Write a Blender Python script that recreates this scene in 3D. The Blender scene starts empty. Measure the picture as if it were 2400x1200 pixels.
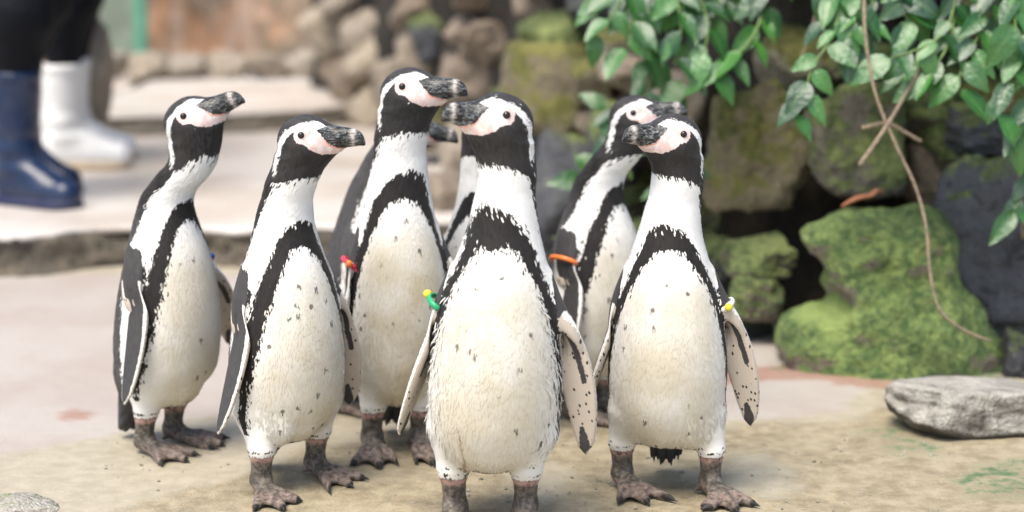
import bpy, bmesh, math, random
import numpy as np
from mathutils import Vector, Matrix, noise as mnoise

SC = bpy.context.scene
COL = SC.collection
PI = math.pi
rad = math.radians
random.seed(7)
RNG = np.random.default_rng(7)

# ---------------------------------------------------------------- camera, sky, sun, exposure
W0, H0 = 2400.0, 1200.0
FPX = 4500.0                      # focal length in photo pixels
CAMZ = 0.91
PITCH = math.atan(850.0 / FPX)    # looking slightly down
cam_d = bpy.data.cameras.new('camera')
cam = bpy.data.objects.new('camera', cam_d)
COL.objects.link(cam)
cam.location = (0, 0, CAMZ)
cam.rotation_euler = (PI / 2 - PITCH, 0, 0)
cam_d.sensor_width = 36.0
cam_d.lens = FPX / W0 * 36.0
cam_d.clip_start = 0.05
cam_d.clip_end = 500
cam_d.dof.use_dof = True
cam_d.dof.focus_distance = 2.86
cam_d.dof.aperture_fstop = 2.1
SC.camera = cam

SUN_EL, SUN_AZ = 64.0, -125.0     # azimuth of the light's origin, degrees CCW from +X
world = bpy.data.worlds.new('World')
SC.world = world
world.use_nodes = True
wn = world.node_tree
wn.nodes.clear()
sky = wn.nodes.new('ShaderNodeTexSky')
sky.sky_type = 'NISHITA'
sky.sun_disc = False
sky.sun_elevation = rad(SUN_EL)
sky.sun_rotation = rad(90 - SUN_AZ)
sky.air_density = 1.0
sky.dust_density = 3.0
sky.ozone_density = 1.0
bgn = wn.nodes.new('ShaderNodeBackground')
bgn.inputs['Strength'].default_value = 0.09
won = wn.nodes.new('ShaderNodeOutputWorld')
wn.links.new(sky.outputs[0], bgn.inputs[0])
wn.links.new(bgn.outputs[0], won.inputs[0])

sun_d = bpy.data.lights.new('sun', 'SUN')
sun_d.energy = 1.5
sun_d.angle = rad(32)
sun_d.color = (1.0, 0.93, 0.82)
sun = bpy.data.objects.new('sun', sun_d)
COL.objects.link(sun)
sd = Vector((math.cos(rad(SUN_EL)) * math.cos(rad(SUN_AZ)), math.cos(rad(SUN_EL)) * math.sin(rad(SUN_AZ)), math.sin(rad(SUN_EL))))
sun.rotation_euler = sd.to_track_quat('Z', 'Y').to_euler()
sun.location = sd * 20

SC.view_settings.view_transform = 'Standard'
SC.view_settings.look = 'None'
SC.view_settings.gamma = 1.0
SC.view_settings.exposure = 1.54

# ---------------------------------------------------------------- places: where a sight line meets the ground / a distance
CF = np.array([0, math.cos(PITCH), -math.sin(PITCH)])
CU = np.array([0, math.sin(PITCH), math.cos(PITCH)])
CR = np.array([1.0, 0, 0])
CO = np.array([0, 0, CAMZ])

def ray(px, py):
    return CF + CR * ((px - W0 / 2) / FPX) + CU * ((H0 / 2 - py) / FPX)

def on_z(px, py, z=0.0):
    d = ray(px, py)
    t = (z - CAMZ) / d[2]
    return CO + d * t

def at(px, py, depth):
    return CO + ray(px, py) * depth

# ---------------------------------------------------------------- helpers
def tag(o, label=None, cat=None, group=None, kind=None):
    if label: o['label'] = label
    if cat: o['category'] = cat
    if group: o['group'] = group
    if kind: o['kind'] = kind
    return o

def empty(name, loc=(0, 0, 0), rz=0.0):
    o = bpy.data.objects.new(name, None)
    o.empty_display_size = 0.1
    COL.objects.link(o)
    o.location = loc
    o.rotation_euler = (0, 0, rz)
    return o

def link(name, me, mat=None, parent=None):
    o = bpy.data.objects.new(name, me)
    COL.objects.link(o)
    if mat and not me.materials: me.materials.append(mat)
    if parent: o.parent = parent
    return o

def mesh_np(name, V, quads=None, tris=None, smooth=True):
    me = bpy.data.meshes.new(name)
    V = np.asarray(V, dtype=np.float32)
    loops = []; tot = []
    if quads is not None and len(quads):
        q = np.asarray(quads, dtype=np.int32); loops.append(q.ravel()); tot.append(np.full(len(q), 4, np.int32))
    if tris is not None and len(tris):
        t = np.asarray(tris, dtype=np.int32); loops.append(t.ravel()); tot.append(np.full(len(t), 3, np.int32))
    lp = np.concatenate(loops); tt = np.concatenate(tot)
    me.vertices.add(len(V)); me.vertices.foreach_set('co', V.ravel())
    me.loops.add(len(lp)); me.loops.foreach_set('vertex_index', lp)
    me.polygons.add(len(tt))
    st = np.zeros(len(tt), np.int32); st[1:] = np.cumsum(tt)[:-1]
    me.polygons.foreach_set('loop_start', st)
    me.polygons.foreach_set('loop_total', tt)
    me.update(calc_edges=True)
    me.validate()
    me.polygons.foreach_set('use_smooth', np.full(len(me.polygons), smooth))
    return me

def attr_f(me, name, vals):
    a = me.attributes.new(name, 'FLOAT', 'POINT')
    a.data.foreach_set('value', np.asarray(vals, dtype=np.float32))

def attr_v(me, name, vals):
    a = me.attributes.new(name, 'FLOAT_VECTOR', 'POINT')
    a.data.foreach_set('vector', np.asarray(vals, dtype=np.float32).ravel())

def sst(a, b, x):
    t = np.clip((x - a) / (b - a), 0, 1)
    return t * t * (3 - 2 * t)

def smin(a, b, k):
    h = np.maximum(k - np.abs(a - b), 0) / k
    return np.minimum(a, b) - h * h * k * 0.25

def surfnet(F, xs, ys, zs):
    """surface nets on a rectilinear grid"""
    ins = F < 0
    c = ins[:-1, :-1, :-1].astype(np.int8)
    tot = np.zeros_like(c)
    for i in (0, 1):
        for j in (0, 1):
            for k in (0, 1):
                tot += ins[i:ins.shape[0] - 1 + i, j:ins.shape[1] - 1 + j, k:ins.shape[2] - 1 + k]
    act = (tot > 0) & (tot < 8)
    I, J, K = np.nonzero(act)
    idx = np.full(act.shape, -1, np.int64)
    idx[I, J, K] = np.arange(len(I))
    acc = np.zeros((len(I), 3)); cnt = np.zeros(len(I))
    corners = [(i, j, k) for i in (0, 1) for j in (0, 1) for k in (0, 1)]
    for a in corners:
        for ax in range(3):
            if a[ax] == 0:
                b = list(a); b[ax] = 1
                fa = F[I + a[0], J + a[1], K + a[2]]; fb = F[I + b[0], J + b[1], K + b[2]]
                m = (fa < 0) != (fb < 0)
                t = np.where(m, fa / np.where(m, fa - fb, 1), 0)
                pa = np.stack([xs[I + a[0]], ys[J + a[1]], zs[K + a[2]]], 1)
                pb = np.stack([xs[I + b[0]], ys[J + b[1]], zs[K + b[2]]], 1)
                acc += (pa + (pb - pa) * t[:, None]) * m[:, None]
                cnt += m
    V = acc / cnt[:, None]
    Q = []
    n = F.shape
    # x edges
    m = ins[:-1, 1:-1, 1:-1] != ins[1:, 1:-1, 1:-1]
    i, j, k = np.nonzero(m); j += 1; k += 1
    q = np.stack([idx[i, j - 1, k - 1], idx[i, j, k - 1], idx[i, j, k], idx[i, j - 1, k]], 1)
    fl = ~ins[i, j, k]; q[fl] = q[fl][:, ::-1]; Q.append(q)
    m = ins[1:-1, :-1, 1:-1] != ins[1:-1, 1:, 1:-1]
    i, j, k = np.nonzero(m); i += 1; k += 1
    q = np.stack([idx[i - 1, j, k - 1], idx[i - 1, j, k], idx[i, j, k], idx[i, j, k - 1]], 1)
    fl = ~ins[i, j, k]; q[fl] = q[fl][:, ::-1]; Q.append(q)
    m = ins[1:-1, 1:-1, :-1] != ins[1:-1, 1:-1, 1:]
    i, j, k = np.nonzero(m); i += 1; j += 1
    q = np.stack([idx[i - 1, j - 1, k], idx[i, j - 1, k], idx[i, j, k], idx[i - 1, j, k]], 1)
    fl = ~ins[i, j, k]; q[fl] = q[fl][:, ::-1]; Q.append(q)
    Q = np.concatenate(Q)
    Q = Q[(Q >= 0).all(1)]
    return V, Q

def vnormals(V, Q):
    n = np.cross(V[Q[:, 2]] - V[Q[:, 0]], V[Q[:, 3]] - V[Q[:, 1]])
    N = np.zeros_like(V)
    for i in range(4): np.add.at(N, Q[:, i], n)
    return N / (np.linalg.norm(N, axis=1, keepdims=True) + 1e-12)

def relax(V, Q, it=1, lam=0.5):
    for _ in range(it):
        S = np.zeros_like(V); C = np.zeros(len(V))
        for a, b in ((0, 1), (1, 2), (2, 3), (3, 0)):
            np.add.at(S, Q[:, a], V[Q[:, b]]); np.add.at(S, Q[:, b], V[Q[:, a]])
            np.add.at(C, Q[:, a], 1); np.add.at(C, Q[:, b], 1)
        V = V + lam * (S / C[:, None] - V)
    return V

def cone(x, y, z, a, b, ra, rb):
    """distance to a capsule whose radius runs from ra to rb"""
    a = np.asarray(a, float); b = np.asarray(b, float)
    d = b - a
    h = np.clip(((x - a[0]) * d[0] + (y - a[1]) * d[1] + (z - a[2]) * d[2]) / d.dot(d), 0, 1)
    return np.sqrt((x - a[0] - d[0] * h) ** 2 + (y - a[1] - d[1] * h) ** 2 + (z - a[2] - d[2] * h) ** 2) - (ra + (rb - ra) * h)

def ell(x, y, z, c, r):
    q = np.sqrt(((x - c[0]) / r[0]) ** 2 + ((y - c[1]) / r[1]) ** 2 + ((z - c[2]) / r[2]) ** 2)
    return (q - 1) * min(r)

def cubic(xq, xp, yp):
    """monotone-ish smooth interpolation (Catmull-Rom tangents)"""
    xp = np.asarray(xp, float); yp = np.asarray(yp, float)
    m = np.gradient(yp, xp)
    xq = np.clip(xq, xp[0], xp[-1])
    i = np.clip(np.searchsorted(xp, xq) - 1, 0, len(xp) - 2)
    h = xp[i + 1] - xp[i]; t = (xq - xp[i]) / h
    return ((2 * t ** 3 - 3 * t ** 2 + 1) * yp[i] + (t ** 3 - 2 * t ** 2 + t) * h * m[i]
            + (-2 * t ** 3 + 3 * t ** 2) * yp[i + 1] + (t ** 3 - t ** 2) * h * m[i + 1])

def poly_sd(px, py, poly):
    """signed distance to a polygon, positive inside"""
    poly = np.asarray(poly, float)
    d = np.full(px.shape, 1e9); ins = np.zeros(px.shape, bool)
    for a, b in zip(poly, np.roll(poly, -1, 0)):
        e = b - a
        h = np.clip(((px - a[0]) * e[0] + (py - a[1]) * e[1]) / (e.dot(e) + 1e-15), 0, 1)
        d = np.minimum(d, np.hypot(px - a[0] - e[0] * h, py - a[1] - e[1] * h))
        c = ((a[1] > py) != (b[1] > py)) & (px < (b[0] - a[0]) * (py - a[1]) / (b[1] - a[1] + 1e-15) + a[0])
        ins ^= c
    return np.where(ins, d, -d)

def line_sd(px, py, pts, wid):
    """positive inside a stroke of varying half width"""
    best = np.full(px.shape, -1e9)
    for k in range(len(pts) - 1):
        a = np.asarray(pts[k], float); b = np.asarray(pts[k + 1], float); e = b - a
        h = np.clip(((px - a[0]) * e[0] + (py - a[1]) * e[1]) / e.dot(e), 0, 1)
        best = np.maximum(best, wid[k] + (wid[k + 1] - wid[k]) * h - np.hypot(px - a[0] - e[0] * h, py - a[1] - e[1] * h))
    return best

# ---------------------------------------------------------------- materials
class NT:
    def __init__(s, name):
        s.mat = bpy.data.materials.new(name)
        s.mat.use_nodes = True
        s.t = s.mat.node_tree
        s.t.nodes.clear()
        s.out = s.t.nodes.new('ShaderNodeOutputMaterial')
        s.b = s.t.nodes.new('ShaderNodeBsdfPrincipled')
        s.t.links.new(s.b.outputs[0], s.out.inputs[0])
    def n(s, typ, **kw):
        nd = s.t.nodes.new(typ)
        for k, v in kw.items(): setattr(nd, k, v)
        return nd
    def l(s, a, b): s.t.links.new(a, b)
    def put(s, sock, v):
        if hasattr(v, 'is_output'): s.l(v, sock)
        elif isinstance(v, (tuple, list)):
            sock.default_value = tuple(v) + ((1.0,) if len(v) == 3 and len(sock.default_value) == 4 else ())
        else: sock.default_value = v
    def math(s, op, a, b=0.0, c=None):
        nd = s.n('ShaderNodeMath', operation=op)
        s.put(nd.inputs[0], a); s.put(nd.inputs[1], b)
        if c is not None: s.put(nd.inputs[2], c)
        return nd.outputs[0]
    def step(s, x, lo, hi):
        nd = s.n('ShaderNodeMapRange', interpolation_type='SMOOTHSTEP')
        s.put(nd.inputs[0], x); s.put(nd.inputs[1], lo); s.put(nd.inputs[2], hi)
        return nd.outputs[0]
    def mix(s, f, a, b, mode='MIX'):
        nd = s.n('ShaderNodeMix', data_type='RGBA', blend_type=mode)
        s.put(nd.inputs[0], f); s.put(nd.inputs[6], a); s.put(nd.inputs[7], b)
        return nd.outputs[2]
    def noise(s, vec, scale, detail=4.0, rough=0.55, dist=0.0, col=False):
        nd = s.n('ShaderNodeTexNoise')
        if vec is not None: s.l(vec, nd.inputs['Vector'])
        nd.inputs['Scale'].default_value = scale; nd.inputs['Detail'].default_value = detail
        nd.inputs['Roughness'].default_value = rough; nd.inputs['Distortion'].default_value = dist
        return nd.outputs[1 if col else 0]
    def voro(s, vec, scale, feature='F1', out='Distance'):
        nd = s.n('ShaderNodeTexVoronoi', feature=feature)
        if vec is not None: s.l(vec, nd.inputs['Vector'])
        nd.inputs['Scale'].default_value = scale
        return nd.outputs[out]
    def attr(s, name, out='Fac'):
        nd = s.n('ShaderNodeAttribute', attribute_name=name)
        return nd.outputs[out]
    def obj(s): return s.n('ShaderNodeTexCoord').outputs['Object']
    def pos(s): return s.n('ShaderNodeNewGeometry').outputs['Position']
    def orand(s): return s.n('ShaderNodeObjectInfo').outputs['Random']
    def scalev(s, vec, sc):
        nd = s.n('ShaderNodeMapping'); s.l(vec, nd.inputs[0]); nd.inputs['Scale'].default_value = sc
        return nd.outputs[0]
    def bump(s, h, strength=0.3, dist=0.01):
        nd = s.n('ShaderNodeBump'); nd.inputs['Strength'].default_value = strength
        nd.inputs['Distance'].default_value = dist
        s.l(h, nd.inputs['Height']); s.l(nd.outputs[0], s.b.inputs['Normal'])
    def set(s, name, v): s.put(s.b.inputs[name], v)
    def color(s, v): s.put(s.b.inputs['Base Color'], v)

def plain(name, col, rough=0.5, bump_scale=None, bump=0.2, var=0.15):
    m = NT(name)
    o = m.obj()
    nz = m.noise(o, bump_scale or 60.0, 4)
    m.color(m.mix(m.step(nz, 0.3, 0.7), tuple(c * (1 - var) for c in col), tuple(min(1, c * (1 + var)) for c in col)))
    m.set('Roughness', rough)
    if bump_scale: m.bump(nz, bump, 0.004)
    return m.mat

def penguin_material():
    m = NT('penguin_plumage')
    c = m.attr('canon', 'Vector')
    n1 = m.noise(m.scalev(c, (1, 1, 0.55)), 330, 2)
    n2 = m.noise(c, 75, 3)
    fuzz = m.math('ADD', m.math('MULTIPLY', m.math('SUBTRACT', n1, 0.5), 0.012), m.math('MULTIPLY', m.math('SUBTRACT', n2, 0.5), 0.012))
    soft = m.attr('rag')                      # raggedness of the plumage edge
    d = m.math('ADD', m.attr('dark'), m.math('MULTIPLY', fuzz, soft))
    dk = m.step(d, -0.0008, 0.0008)
    # white plumage with cream belly and stains
    n3 = m.noise(c, 14, 4, 0.6)
    cream = m.math('MULTIPLY', m.attr('cream'), m.math('MULTIPLY_ADD', m.step(n3, 0.25, 0.65), 0.55, 0.45))
    white = m.mix(cream, (0.82, 0.81, 0.775), (0.52, 0.44, 0.27))
    n4 = m.noise(c, 26, 5, 0.65)
    white = m.mix(m.math('MULTIPLY', m.step(n4, 0.60, 0.80), m.math('MULTIPLY', m.attr('cream'), 0.30)), white, (0.36, 0.25, 0.15))
    # sparse dark spots
    vo = m.n('ShaderNodeTexVoronoi', feature='F1')
    m.l(c, vo.inputs['Vector']); vo.inputs['Scale'].default_value = 36
    sep = m.n('ShaderNodeSeparateColor'); m.l(vo.outputs['Color'], sep.inputs[0])
    sp = m.math('MULTIPLY', m.step(vo.outputs['Distance'], 0.18, 0.09), m.math('GREATER_THAN', sep.outputs[0], 0.15))
    sp = m.math('MULTIPLY', sp, m.attr('spot'))
    white = m.mix(m.math('MULTIPLY', sp, 0.80), white, (0.05, 0.045, 0.04))
    stn = m.step(m.math('ADD', m.attr('stain'), m.math('MULTIPLY', fuzz, 0.35)), -0.0012, 0.0016)
    white = m.mix(m.math('MULTIPLY', stn, 0.75), white, (0.25, 0.13, 0.06))
    # dark plumage
    n5 = m.noise(m.scalev(c, (1, 1, 0.3)), 160, 3)
    dark = m.mix(n5, (0.008, 0.0072, 0.007), (0.030, 0.026, 0.024))
    dark = m.mix(m.attr('grey'), dark, m.mix(n5, (0.035, 0.035, 0.038), (0.105, 0.10, 0.10)))
    col = m.mix(dk, white, dark)
    # underside of the flipper: warm grey with dashes
    vf = m.n('ShaderNodeTexVoronoi', feature='F1')
    m.l(m.scalev(c, (1, 1, 0.45)), vf.inputs['Vector']); vf.inputs['Scale'].default_value = 190
    sf = m.n('ShaderNodeSeparateColor'); m.l(vf.outputs['Color'], sf.inputs[0])
    dash = m.math('MULTIPLY', m.step(vf.outputs['Distance'], 0.40, 0.26), m.math('GREATER_THAN', sf.outputs[0], 0.70))
    fl = m.mix(n3, (0.42, 0.35, 0.28), (0.55, 0.49, 0.41))
    fl = m.mix(dash, fl, (0.03, 0.028, 0.026))
    fl = m.mix(dk, fl, dark)
    col = m.mix(m.step(m.attr('flip'), 0.4, 0.6), col, fl)
    # bare skin of the face
    np_ = m.noise(c, 260, 3)
    pk = m.math('ADD', m.attr('pink'), m.math('MULTIPLY', m.math('SUBTRACT', np_, 0.5), 0.006))
    pink = m.mix(m.step(m.noise(c, 110, 3), 0.35, 0.7), (0.70, 0.50, 0.46), (0.78, 0.69, 0.65))
    pink = m.mix(m.step(m.attr('gape'), 0.0, 0.003), pink, (0.62, 0.22, 0.12))
    col = m.mix(m.step(pk, -0.0006, 0.0006), col, pink)
    # bill
    nb = m.noise(m.scalev(c, (0.5, 1, 1.3)), 210, 4, 0.7, 1.2)
    bill = m.mix(m.step(nb, 0.44, 0.66), (0.012, 0.012, 0.011), (0.20, 0.21, 0.21))
    bill = m.mix(m.math('MULTIPLY', m.step(m.noise(c, 85, 3), 0.5, 0.68), 0.7), bill, (0.02, 0.02, 0.02))
    bill = m.mix(m.math('MULTIPLY', m.attr('ring'), m.step(nb, 0.3, 0.6)), bill, (0.56, 0.50, 0.46))
    bill = m.mix(m.attr('slit'), bill, (0.02, 0.015, 0.012))
    bk = m.math('ADD', m.attr('beak'), m.math('MULTIPLY', m.math('SUBTRACT', np_, 0.5), 0.005))
    isb = m.step(bk, -0.0006, 0.0006)
    col = m.mix(isb, col, bill)
    # feet
    nf = m.noise(c, 120, 4, 0.65)
    vs = m.voro(c, 330, 'DISTANCE_TO_EDGE')
    foot = m.mix(m.step(nf, 0.35, 0.68), (0.055, 0.046, 0.038), (0.22, 0.190, 0.155))
    foot = m.mix(m.math('MULTIPLY', m.step(vs, 0.12, 0.02), 0.5), foot, (0.05, 0.042, 0.037))
    foot = m.mix(m.math('MULTIPLY', m.attr('ankle'), m.step(nf, 0.3, 0.55)), foot, (0.58, 0.36, 0.31))
    foot = m.mix(m.attr('claw'), foot, (0.02, 0.018, 0.017))
    ft = m.math('ADD', m.attr('foot'), m.math('MULTIPLY', fuzz, 0.7))
    isf = m.step(ft, -0.0006, 0.0006)
    col = m.mix(isf, col, foot)
    m.color(col)
    r = m.math('MULTIPLY_ADD', isb, -0.28, 0.62)
    r = m.math('MULTIPLY_ADD', isf, -0.12, r)
    m.set('Roughness', r)
    m.set('Specular IOR Level', 0.25)
    m.set('Sheen Weight', 0.05)
    m.set('Sheen Roughness', 0.5)
    h = m.math('ADD', m.math('MULTIPLY', n1, 0.5), m.math('ADD', m.math('MULTIPLY', m.math('MULTIPLY', nb, isb), 1.5), m.math('MULTIPLY', m.math('MULTIPLY', vs, isf), 3.0)))
    m.bump(h, 0.14, 0.002)
    return m.mat

def rock_material(name, lo, hi, moss=0.0, moss_lit_c=((0.06, 0.095, 0.028), (0.24, 0.28, 0.095)), spots=(0.42, 0.40, 0.36), spot_amt=0.25, scale=1.0, crack=0.6, soft=0.14):
    m = NT(name)
    o = m.obj(); g = m.pos()
    r = m.orand()
    nA = m.noise(g, 7 * scale, 6, 0.65, 0.4)
    nB = m.noise(g, 34 * scale, 5, 0.7)
    nC = m.noise(g, 150 * scale, 3, 0.6)
    f = m.math('ADD', m.math('MULTIPLY', nA, 0.6), m.math('MULTIPLY', nB, 0.4))
    col = m.mix(m.step(f, 0.34, 0.66), lo, hi)
    col = m.mix(m.math('MULTIPLY', m.step(r, 0.0, 1.0), 0.6), col, m.mix(0.5, hi, spots), 'MIX')
    col = m.mix(m.math('MULTIPLY', m.step(nB, 0.58, 0.72), spot_amt), col, spots)
    col = m.mix(m.math('MULTIPLY', m.step(nC, 0.55, 0.7), 0.25), col, tuple(c * 0.4 for c in lo))
    nE = m.noise(g, 16 * scale, 4, 0.7, 1.0)
    col = m.mix(m.math('MULTIPLY', m.step(nE, 0.46, 0.34), crack), col, tuple(c * 0.45 for c in lo))
    rg = 0.8
    if moss > 0:  # moss cover; on the flat stone this layer is painted top light
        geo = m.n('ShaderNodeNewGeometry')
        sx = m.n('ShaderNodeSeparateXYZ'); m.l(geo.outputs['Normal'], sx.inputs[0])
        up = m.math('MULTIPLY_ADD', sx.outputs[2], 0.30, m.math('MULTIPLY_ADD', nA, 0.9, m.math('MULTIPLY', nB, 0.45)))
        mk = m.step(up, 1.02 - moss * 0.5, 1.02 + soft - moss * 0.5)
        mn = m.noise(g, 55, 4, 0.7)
        mc = m.mix(m.step(mn, 0.35, 0.68), moss_lit_c[0], moss_lit_c[1])
        mc = m.mix(m.math('MULTIPLY', m.step(m.noise(g, 9, 3), 0.45, 0.7), 0.6), mc, tuple(0.5 * a for a in moss_lit_c[0]))
        mc = m.mix(m.math('MULTIPLY', m.step(m.noise(g, 6, 3), 0.50, 0.68), 0.75), mc, tuple(1.25 * a for a in moss_lit_c[1]))
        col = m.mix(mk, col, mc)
    m.color(col)
    m.set('Roughness', rg)
    h = m.math('ADD', m.math('MULTIPLY', nB, 1.0), m.math('MULTIPLY', nC, 0.35))
    m.bump(h, 0.9, 0.035)
    return m.mat

def floor_material():
    m = NT('concrete_floor')
    g = m.pos()
    nA = m.noise(g, 3.5, 6, 0.6)
    nB = m.noise(g, 28, 6, 0.7)
    nC = m.noise(g, 190, 3, 0.7)
    nD = m.noise(g, 9, 5, 0.65, 0.5)
    wob = m.math('MULTIPLY_ADD', m.math('SUBTRACT', nD, 0.5), 0.30, m.math('MULTIPLY', m.math('SUBTRACT', nB, 0.5), 0.16))
    cream = m.mix(m.step(nB, 0.3, 0.7), (0.33, 0.295, 0.215), (0.43, 0.385, 0.295))
    pink = m.mix(m.step(nA, 0.35, 0.65), (0.38, 0.325, 0.285), (0.41, 0.375, 0.335))
    damp = m.mix(m.step(nB, 0.32, 0.68), (0.22, 0.182, 0.112), (0.39, 0.33, 0.22))
    damp = m.mix(m.math('MULTIPLY', m.step(nD, 0.45, 0.7), 0.45), damp, (0.46, 0.40, 0.275))
    col = m.mix(m.step(m.math('ADD', m.attr('slab'), m.math('MULTIPLY', wob, 0.3)), -0.02, 0.02), cream, pink)
    dm = m.step(m.math('ADD', m.attr('damp'), m.math('MULTIPLY', wob, 0.6)), -0.022, 0.022)
    col = m.mix(dm, col, damp)
    rd = m.step(m.math('ADD', m.attr('red'), m.math('MULTIPLY', wob, 0.5)), -0.02, 0.02)
    col = m.mix(m.math('MULTIPLY', rd, 0.75), col, m.mix(nB, (0.22, 0.10, 0.07), (0.40, 0.22, 0.16)))
    ag = m.step(m.math('ADD', m.attr('algae'), wob), -0.03, 0.05)
    col = m.mix(m.math('MULTIPLY', ag, m.step(nB, 0.4, 0.62)), col, (0.085, 0.15, 0.065))
    grit = m.step(nC, 0.60, 0.72)
    col = m.mix(m.math('MULTIPLY', grit, m.math('MULTIPLY_ADD', dm, 0.35, 0.12)), col, (0.12, 0.09, 0.06))
    grit2 = m.step(nC, 0.38, 0.28)
    col = m.mix(m.math('MULTIPLY', grit2, m.math('MULTIPLY_ADD', dm, 0.35, 0.10)), col, (0.50, 0.46, 0.37))
    m.color(col)
    m.set('Roughness', m.math('MULTIPLY_ADD', nA, 0.35, m.math('MULTIPLY_ADD', dm, 0.15, 0.32)))
    m.bump(m.math('ADD', m.math('MULTIPLY', nB, 0.6), m.math('MULTIPLY', nC, m.math('MULTIPLY_ADD', dm, 1.1, 0.3))), 0.55, 0.006)
    return m.mat

def slab_material():
    m = NT('terrace_concrete')
    g = m.pos()
    nA = m.noise(g, 2.2, 5, 0.6); nB = m.noise(g, 22, 5, 0.7)
    col = m.mix(m.step(nA, 0.35, 0.65), (0.47, 0.415, 0.36), (0.56, 0.53, 0.49))
    col = m.mix(m.math('MULTIPLY', m.step(nB, 0.55, 0.75), 0.2), col, (0.34, 0.30, 0.23))
    m.color(col)
    m.set('Roughness', m.math('MULTIPLY_ADD', nA, 0.4, 0.2))
    m.bump(nB, 0.2, 0.006)
    return m.mat

def leaf_material():
    m = NT('glossy_leaf')
    r = m.orand(); o = m.obj()
    col = m.mix(m.step(r, 0.1, 0.95), (0.006, 0.058, 0.012), (0.055, 0.22, 0.026))
    sx = m.n('ShaderNodeSeparateXYZ'); m.l(o, sx.inputs[0])
    vein = m.step(m.math('ABSOLUTE', sx.outputs[1]), 0.05, 0.0)
    col = m.mix(m.math('MULTIPLY', vein, 0.4), col, (0.16, 0.30, 0.08))
    col = m.mix(m.math('MULTIPLY', m.step(m.noise(o, 6, 3), 0.4, 0.7), 0.4), col, (0.018, 0.085, 0.02))
    m.color(col)
    m.set('Roughness', 0.34)
    m.set('Specular IOR Level', 0.9)
    m.set('Coat Weight', 0.3); m.set('Coat Roughness', 0.32); m.set('Coat IOR', 1.7)
    # thin leaf lets light through
    tr = m.n('ShaderNodeBsdfTranslucent'); tr.inputs[0].default_value = (0.10, 0.30, 0.03, 1)
    ms = m.n('ShaderNodeMixShader'); ms.inputs[0].default_value = 0.22
    m.l(m.b.outputs[0], ms.inputs[1]); m.l(tr.outputs[0], ms.inputs[2]); m.l(ms.outputs[0], m.out.inputs[0])
    m.bump(m.noise(o, 9, 3), 0.25, 0.03)
    return m.mat

M = {}
M['penguin'] = penguin_material()
M['floor'] = floor_material()
M['slab'] = slab_material()
M['moss'] = rock_material('mossy_stone', (0.10, 0.085, 0.06), (0.24, 0.20, 0.15), 0.95)
M['mossbright'] = rock_material('bright_mossy_stone', (0.14, 0.11, 0.08), (0.34, 0.28, 0.21), 0.98, ((0.060, 0.120, 0.035), (0.26, 0.34, 0.10)))
M['tanmoss'] = rock_material('tan_mossy_stone', (0.15, 0.125, 0.075), (0.36, 0.30, 0.18), 0.72, ((0.09, 0.10, 0.02), (0.22, 0.21, 0.06)))
M['brown'] = rock_material('brown_stone', (0.09, 0.07, 0.05), (0.40, 0.31, 0.225), 0.0, spots=(0.40, 0.36, 0.31))
M['grey'] = rock_material('grey_stone', (0.016, 0.017, 0.019), (0.11, 0.114, 0.128), 0.45, spots=(0.17, 0.18, 0.20))
M['kerb'] = rock_material('pale_tan_stone', (0.30, 0.24, 0.17), (0.56, 0.48, 0.37), 0.0, crack=0.35)
M['tan'] = rock_material('tan_stone', (0.24, 0.185, 0.13), (0.46, 0.38, 0.29), 0.0)
M['flat'] = rock_material('lit_top_flat_stone', (0.06, 0.052, 0.043), (0.17, 0.148, 0.118), 0.92, ((0.44, 0.42, 0.36), (0.58, 0.55, 0.48)), spots=(0.30, 0.28, 0.24), crack=0.1, soft=0.4)  # overhead light put into the colour: up-facing top pale, front darker
M['pale'] = rock_material('pale_stone', (0.20, 0.19, 0.165), (0.48, 0.45, 0.38), 0.15, spots=(0.66, 0.63, 0.55))
M['riser'] = rock_material('rough_step_face', (0.035, 0.027, 0.017), (0.25, 0.20, 0.13), 0.0, scale=1.6, crack=0.8)
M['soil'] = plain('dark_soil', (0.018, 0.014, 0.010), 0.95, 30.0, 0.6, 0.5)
def cliff_material():
    m = NT('orange_rock_face')
    g = m.pos()
    w = m.n('ShaderNodeMapping'); m.l(g, w.inputs[0]); w.inputs['Rotation'].default_value = (0, 0.35, 0); w.inputs['Scale'].default_value = (1, 1, 0.28)
    a = m.noise(w.outputs[0], 3.2, 4, 0.6, 0.6); b2 = m.noise(w.outputs[0], 7.5, 4, 0.6); d = m.noise(g, 26, 4, 0.7)
    col = m.mix(m.step(a, 0.38, 0.62), (0.22, 0.175, 0.125), (0.48, 0.27, 0.155))
    col = m.mix(m.step(b2, 0.50, 0.66), col, (0.50, 0.36, 0.27))
    col = m.mix(m.math('MULTIPLY', m.step(b2, 0.44, 0.32), 0.7), col, (0.20, 0.22, 0.14))
    col = m.mix(m.math('MULTIPLY', m.step(d, 0.5, 0.7), 0.4), col, (0.12, 0.085, 0.06))
    m.color(col); m.set('Roughness', 0.85); m.bump(d, 0.8, 0.05)
    return m.mat
M['cliff'] = cliff_material()
M['leaf'] = leaf_material()
M['stem'] = plain('green_stem', (0.12, 0.20, 0.05), 0.5, 80.0)
M['twig'] = plain('dry_twig', (0.22, 0.165, 0.11), 0.75, 120.0, 0.5, 0.3)
M['dryleaf'] = plain('dry_leaf', (0.42, 0.17, 0.08), 0.7, 50.0, 0.3, 0.3)

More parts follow.
